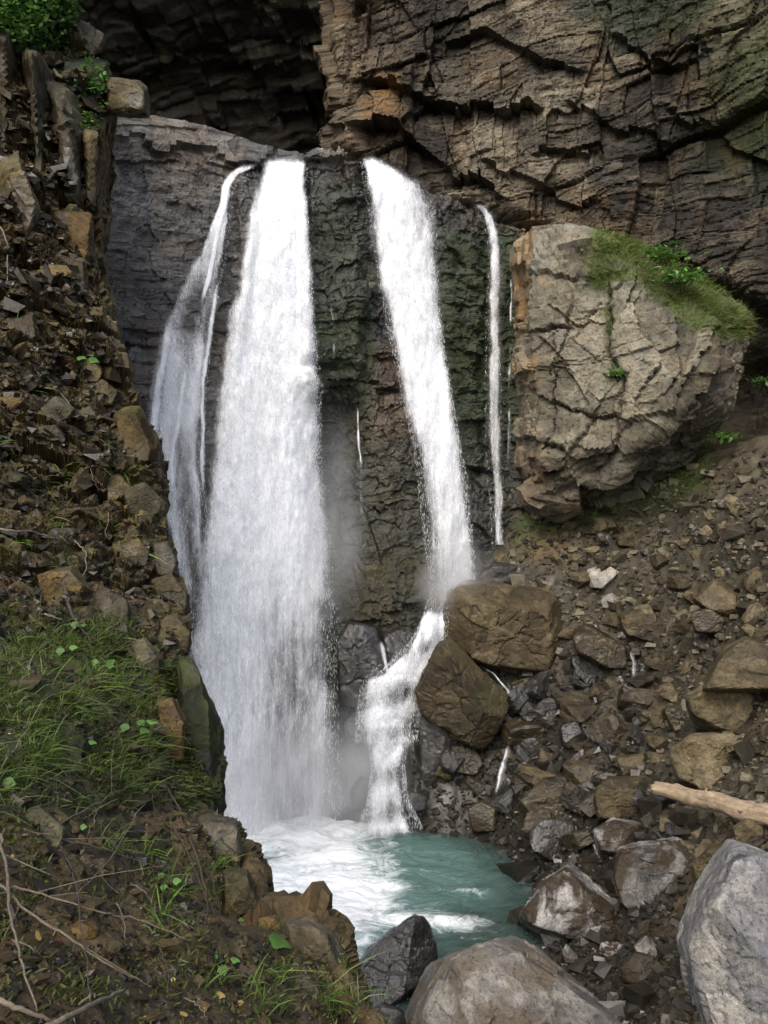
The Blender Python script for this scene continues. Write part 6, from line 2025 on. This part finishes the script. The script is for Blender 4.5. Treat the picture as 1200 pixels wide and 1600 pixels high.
ground_plant('small green shrub where the scree meets the dark hollow right of the buttress', 1130, 686, 23.6, 160, 0.11, 0.16, 41)
ground_plant('leafy green shrub on the little ledge in the buttress front', 966, 588, 22.45, 150, 0.11, 0.17, 42)
ground_plant('green shrub at the right edge below the cliff', 1192, 600, 23.6, 110, 0.11, 0.15, 43, 'leaf_dim')
ground_plant('dark green herbs at the top left of the buttress', 935, 396, 23.6, 200, 0.12, 0.24, 44, 'leaf')
ground_plant('broad-leaved green herbs in the middle of the buttress meadow', 1065, 440, 22.9, 260, 0.13, 0.3, 45, 'leaf')
ground_plant('tall green herbs against the cliff at the back of the buttress meadow', 1040, 405, 23.9, 240, 0.13, 0.28, 46, 'leaf')


# ---------------------------------------------------------------- twigs and roots on the left bank
def twig(label, pts, rad, mat='twig', out=0.05, name='twig', cat='twig', sprigs=0, seed=1):
    r = np.random.default_rng(seed)
    pts = np.array(pts, float)
    t = np.linspace(0, 1, len(pts))
    tt = np.linspace(0, 1, 6 * (len(pts) - 1) + 1)
    px, py = np.interp(tt, t, pts[:, 0]), np.interp(tt, t, pts[:, 1])
    ker = np.array([1, 2, 3, 2, 1]) / 9
    px = np.concatenate([px[:2], np.convolve(px, ker, 'valid'), px[-2:]])
    py = np.concatenate([py[:2], np.convolve(py, ker, 'valid'), py[-2:]])
    px = px + r.normal(0, 1.2, len(px))
    py = py + r.normal(0, 1.2, len(py))
    Y = np.array([bank_at(min(a, float(lut(b, SIL)) - 6), b)[0][1] for a, b in zip(px, py)])
    Y = np.convolve(np.pad(Y, 3, 'edge'), np.ones(7) / 7, 'valid')
    Y = Y - out - 0.06 * np.sin(math.pi * tt) - 0.02
    path = P(px, py, Y)
    R0 = rad * np.interp(tt, [0, 1], [1, 0.45])
    loc = path[0].copy()
    o = tube_obj(name, path - loc, R0, M[mat], None, 7, 0.25, seed, loc)
    tag(o, label, cat)
    for i in range(sprigs):
        k_ = int(r.integers(3, len(path) - 2))
        a = path[k_] - loc
        d = path[k_ + 1] - path[k_]
        d = d / np.linalg.norm(d) + r.normal(0, 0.7, 3)
        l = r.uniform(0.12, 0.3)
        tube_obj('side_twig', [a, a + d * l * 0.5 + r.normal(0, 0.01, 3), a + d * l], [R0[k_] * 0.6, R0[k_] * 0.45, R0[k_] * 0.25], M[mat], o, 5, 0)
    return o


twig('bare twig rising through the grass on the left bank', [(0, 1200), (30, 1160), (65, 1095), (110, 1070), (150, 1050)], 0.006, sprigs=2, seed=1)
twig('thin grey twig slanting up towards the brink beside the main fall', [(80, 1295), (150, 1255), (200, 1230), (245, 1195)], 0.0045, sprigs=2, seed=2, out=0.1)
twig('thin twig running right across the bare soil', [(35, 1295), (100, 1310), (175, 1330), (280, 1365)], 0.004, sprigs=2, seed=3, out=0.08)
twig('long pale branch descending to the right across the bottom of the bank', [(0, 1382), (50, 1430), (100, 1460), (150, 1495), (190, 1520), (225, 1532)], 0.006, sprigs=3, seed=4, out=0.12, name='branch', cat='branch')
twig('long bent twig above the pale branch, reaching to the grass', [(15, 1385), (75, 1400), (150, 1425), (215, 1435), (295, 1470)], 0.005, sprigs=3, seed=5, out=0.1)
twig('crooked pale branch hanging down along the left edge', [(0, 1305), (10, 1360), (15, 1425), (30, 1495), (60, 1582)], 0.008, sprigs=3, seed=6, out=0.12, name='branch', cat='branch')
twig('thick peeled stick in the bottom left corner', [(60, 1612), (90, 1597), (145, 1570), (197, 1545)], 0.014, seed=7, out=0.12, name='stick', cat='stick')
twig('second thick stick meeting the peeled one in the bottom left corner', [(-6, 1560), (40, 1580), (90, 1600)], 0.012, seed=8, out=0.12, name='stick', cat='stick')
twig('dark drooping stem crossing the pale branches', [(95, 1320), (120, 1380), (132, 1490), (142, 1565)], 0.005, 'twig_dark', seed=9, out=0.14, sprigs=1)
twig('long dark root hanging down the brink beside the pool', [(235, 1180), (280, 1265), (310, 1340), (327, 1415), (315, 1475)], 0.008, 'twig_dark', seed=10, out=0.05, name='root', cat='root', sprigs=2)
twig('thin brown root right of the long dark one', [(235, 1235), (242, 1268), (285, 1310), (320, 1400), (355, 1460)], 0.005, 'twig_dark', seed=11, out=0.06, name='root', cat='root', sprigs=1)
twig('fine curved twig arching off the block at the brink', [(295, 1295), (340, 1282), (366, 1293), (371, 1314)], 0.0035, seed=12, out=0.06)
twig('thin twig leaning down to the left below the grass', [(225, 1255), (170, 1345), (120, 1395)], 0.004, seed=13, out=0.09, sprigs=1)
twig('long thin creeper trailing down the rocky upper bank', [(11, 400), (19, 475), (52, 512), (68, 580), (112, 636), (131, 681), (142, 737), (154, 771)], 0.008, seed=14, out=0.06, name='creeper', cat='creeper')
twig('broken dark stick on the bank at the left edge', [(-4, 826), (38, 830), (88, 841)], 0.014, seed=15, out=0.1, name='stick', cat='stick')
twig('thick dark root beside the grey embedded stone', [(100, 915), (108, 950), (124, 980), (146, 1006)], 0.018, 'twig_dark', seed=16, out=0.07, name='root', cat='root')
twig('short dry stalk on the flat brown block', [(160, 788), (172, 800), (164, 846)], 0.007, seed=17, out=0.05)
twig('long straight twig sticking out over the dark slab high on the left', [(0, 275), (50, 282), (100, 288), (150, 289)], 0.012, seed=18, out=0.15)
twig('bent twig below the straight one high on the left', [(0, 302), (60, 330), (90, 355), (140, 392)], 0.011, seed=19, out=0.1)
twig('pale forked twig at the left edge above the creeper', [(0, 355), (18, 398), (30, 428), (54, 446)], 0.014, seed=20, out=0.1, sprigs=2)
twig('pale dead stick lying on the ledge below the leafy bush', [(84, 112), (104, 124), (124, 137)], 0.035, seed=21, out=0.15, name='stick', cat='stick')
twig('curled root loop on the brown earth halfway up the bank', [(118, 845), (134, 862), (134, 890), (116, 912)], 0.009, seed=22, out=0.05, name='root', cat='root')
for i_, (a, b) in enumerate([((60, 1440), (130, 1425)), ((150, 1260), (135, 1310)), ((20, 1470), (70, 1500)), ((250, 1480), (262, 1560)), ((290, 1560), (326, 1598)), ((205, 1380), (240, 1420)),
                             ((40, 1330), (48, 1380)), ((180, 1410), (196, 1470)), ((70, 960), (110, 985)), ((30, 760), (62, 790))]):
    twig('short dead twig on the soil ' + ['under the long pale branch', 'beside the thin grey slanting twig', 'beside the crooked branch at the left edge', 'upright near the bottom of the bank',
         'below the yellowish small plant', 'left of the small plant by the dark root', 'on the tan mossy stone', 'upright across the long bent twig', 'at the top of the mossy grass patch',
         'above the broken dark stick'][i_], [a, ((a[0] + b[0]) / 2 + 6, (a[1] + b[1]) / 2 - 5), b], 0.0035 if a[1] > 1000 else 0.008, 'twig_dark' if i_ % 3 == 0 else 'twig', seed=50 + i_, out=0.04)['group'] = 'dead twigs on the soil'


BANKMARKS = [(410, 1468, 'the single broad leaf'), (208, 1150, 'the cluster of four light leaves'), (95, 1460, 'the long pale branch'), (12, 1420, 'the crooked hanging branch'),
             (130, 1580, 'the peeled corner stick'), (65, 1300, 'the tan mossy stone by the left edge'), (315, 1420, 'the long dark root'), (490, 1490, 'the pale-topped brink block'),
             (225, 1440, 'the long bent twig'), (330, 1545, 'the yellowish small plant'), (160, 1325, 'the thin twig on bare soil'), (90, 1140, 'the mossy grass patch'), (40, 830, 'the broken dark stick'),
             (240, 1560, 'the bottom edge of the bank'), (125, 1390, 'the dark drooping stem'), (30, 1210, 'the leaves at the left edge')]


def bank_place(px, py):
    k = min(BANKMARKS, key=lambda q: (q[0] - px) ** 2 + (q[1] - py) ** 2)
    dx, dy = px - k[0], py - k[1]
    rel = ('right of' if dx > 0 else 'left of') if abs(dx) > abs(dy) else ('below' if dy > 0 else 'above')
    return ('just ' if math.hypot(dx, dy) < 32 else '') + rel + ' ' + k[2]


def fallen_leaves():
    r = np.random.default_rng(91)
    spots = [(372, 1566), (486, 1521), (345, 1515), (440, 1500), (60, 1290), (52, 1292), (80, 1285), (90, 1468), (86, 1456), (48, 1394), (60, 1470), (175, 1175), (140, 1540), (230, 1590), (300, 1440),
             (20, 1340), (36, 792), (110, 1300), (450, 1560), (395, 1590), (270, 1530), (70, 1378), (330, 1480), (210, 1300), (15, 1150), (290, 1590), (120, 1350), (400, 1510)]
    cols = ['yellow', 'brown-yellow', 'red-brown']
    v, f = leaf_shape(0.05, 0.017, 0, 0.3, 4, 6)
    lib = [mesh_np('fallen_leaf', v, f, M['dry_leaf'], attrs={'tone': np.full(len(v), 0.95)}), mesh_np('fallen_leaf', v, f, M['dry_leaf'], attrs={'tone': np.full(len(v), 0.35)}),
           mesh_np('fallen_leaf', v, f, M['red_leaf'], attrs={'tone': np.full(len(v), 0.8)})]
    for i, (px, py) in enumerate(spots):
        q, nn = bank_at(px, py)
        c = 2 if (px, py) in ((90, 1468), (60, 1290), (48, 1394)) else int(r.random() < 0.45)
        o = bpy.data.objects.new('fallen_leaf', lib[c])
        o.location = q + nn * 0.012 + np.array([0, -0.01, 0])
        o.rotation_mode = 'QUATERNION'
        o.rotation_quaternion = Vector(nn + r.normal(0, 0.3, 3)).to_track_quat('Z', 'Y') @ Matrix.Rotation(r.uniform(0, 6.28), 3, 'Z').to_quaternion()
        k_ = r.uniform(0.5, 1.0)
        o.scale = (k_, k_, k_)
        link(o)
        tag(o, f'{cols[c]} fallen leaf {bank_place(px, py)}', 'leaf', 'fallen leaves on the left bank')


fallen_leaves()


# ---------------------------------------------------------------- spray
def mist(name, label, C, rad, dens, seed=0):
    k = NT(name)
    tc = k.n('ShaderNodeTexCoord').outputs['Object']
    ln = k.n('ShaderNodeVectorMath', operation='LENGTH')
    k.put(ln.inputs[0], tc)
    r_ = k.step(ln.outputs['Value'], 0.1, 1.0, 1.0, 0.0)
    nz = k.noise(k.mapv(tc, loc=(seed, 0, 0)), 2.2, 3, 0.55)
    d = k.math('MULTIPLY', k.math('POWER', r_, 1.5), k.step(nz, 0.3, 0.75, 0.25, 1.3))
    v = k.n('ShaderNodeVolumePrincipled')
    k.put(v.inputs['Color'], (0.96, 0.97, 1.0))
    k.put(v.inputs['Density'], k.math('MULTIPLY', d, dens))
    v.inputs['Anisotropy'].default_value = 0.1
    k.t.links.new(v.outputs[0], k.out.inputs['Volume'])
    dirs, f = ico(4)
    o = obj('mist', mesh_np('mist', dirs, f, k.m), loc=C)
    o.scale = rad
    tag(o, label, 'mist', kind='stuff')


mist('mist_foot', 'white spray drifting at the foot of the main fall', P(470, 1230, 21.6), (3.2, 1.9, 2.5), 0.6, 1)
mist('mist_side', 'thin spray blown off the shelf beside the main fall', P(526, 820, 22.8), (1.0, 1.1, 3.4), 0.5, 2)
mist('mist_right', 'spray round the foot of the right-hand fall', P(705, 905, 24.4), (1.3, 1.0, 1.6), 1.3, 3)
mist('mist_veil', 'thin spray over the thin veil on the left', P(280, 700, 21.9), (1.2, 0.8, 4.0), 0.25, 4)
mist('mist_cascade', 'fine spray between the main fall and the cascade', P(565, 1170, 22.6), (0.9, 1.0, 1.6), 0.6, 5)
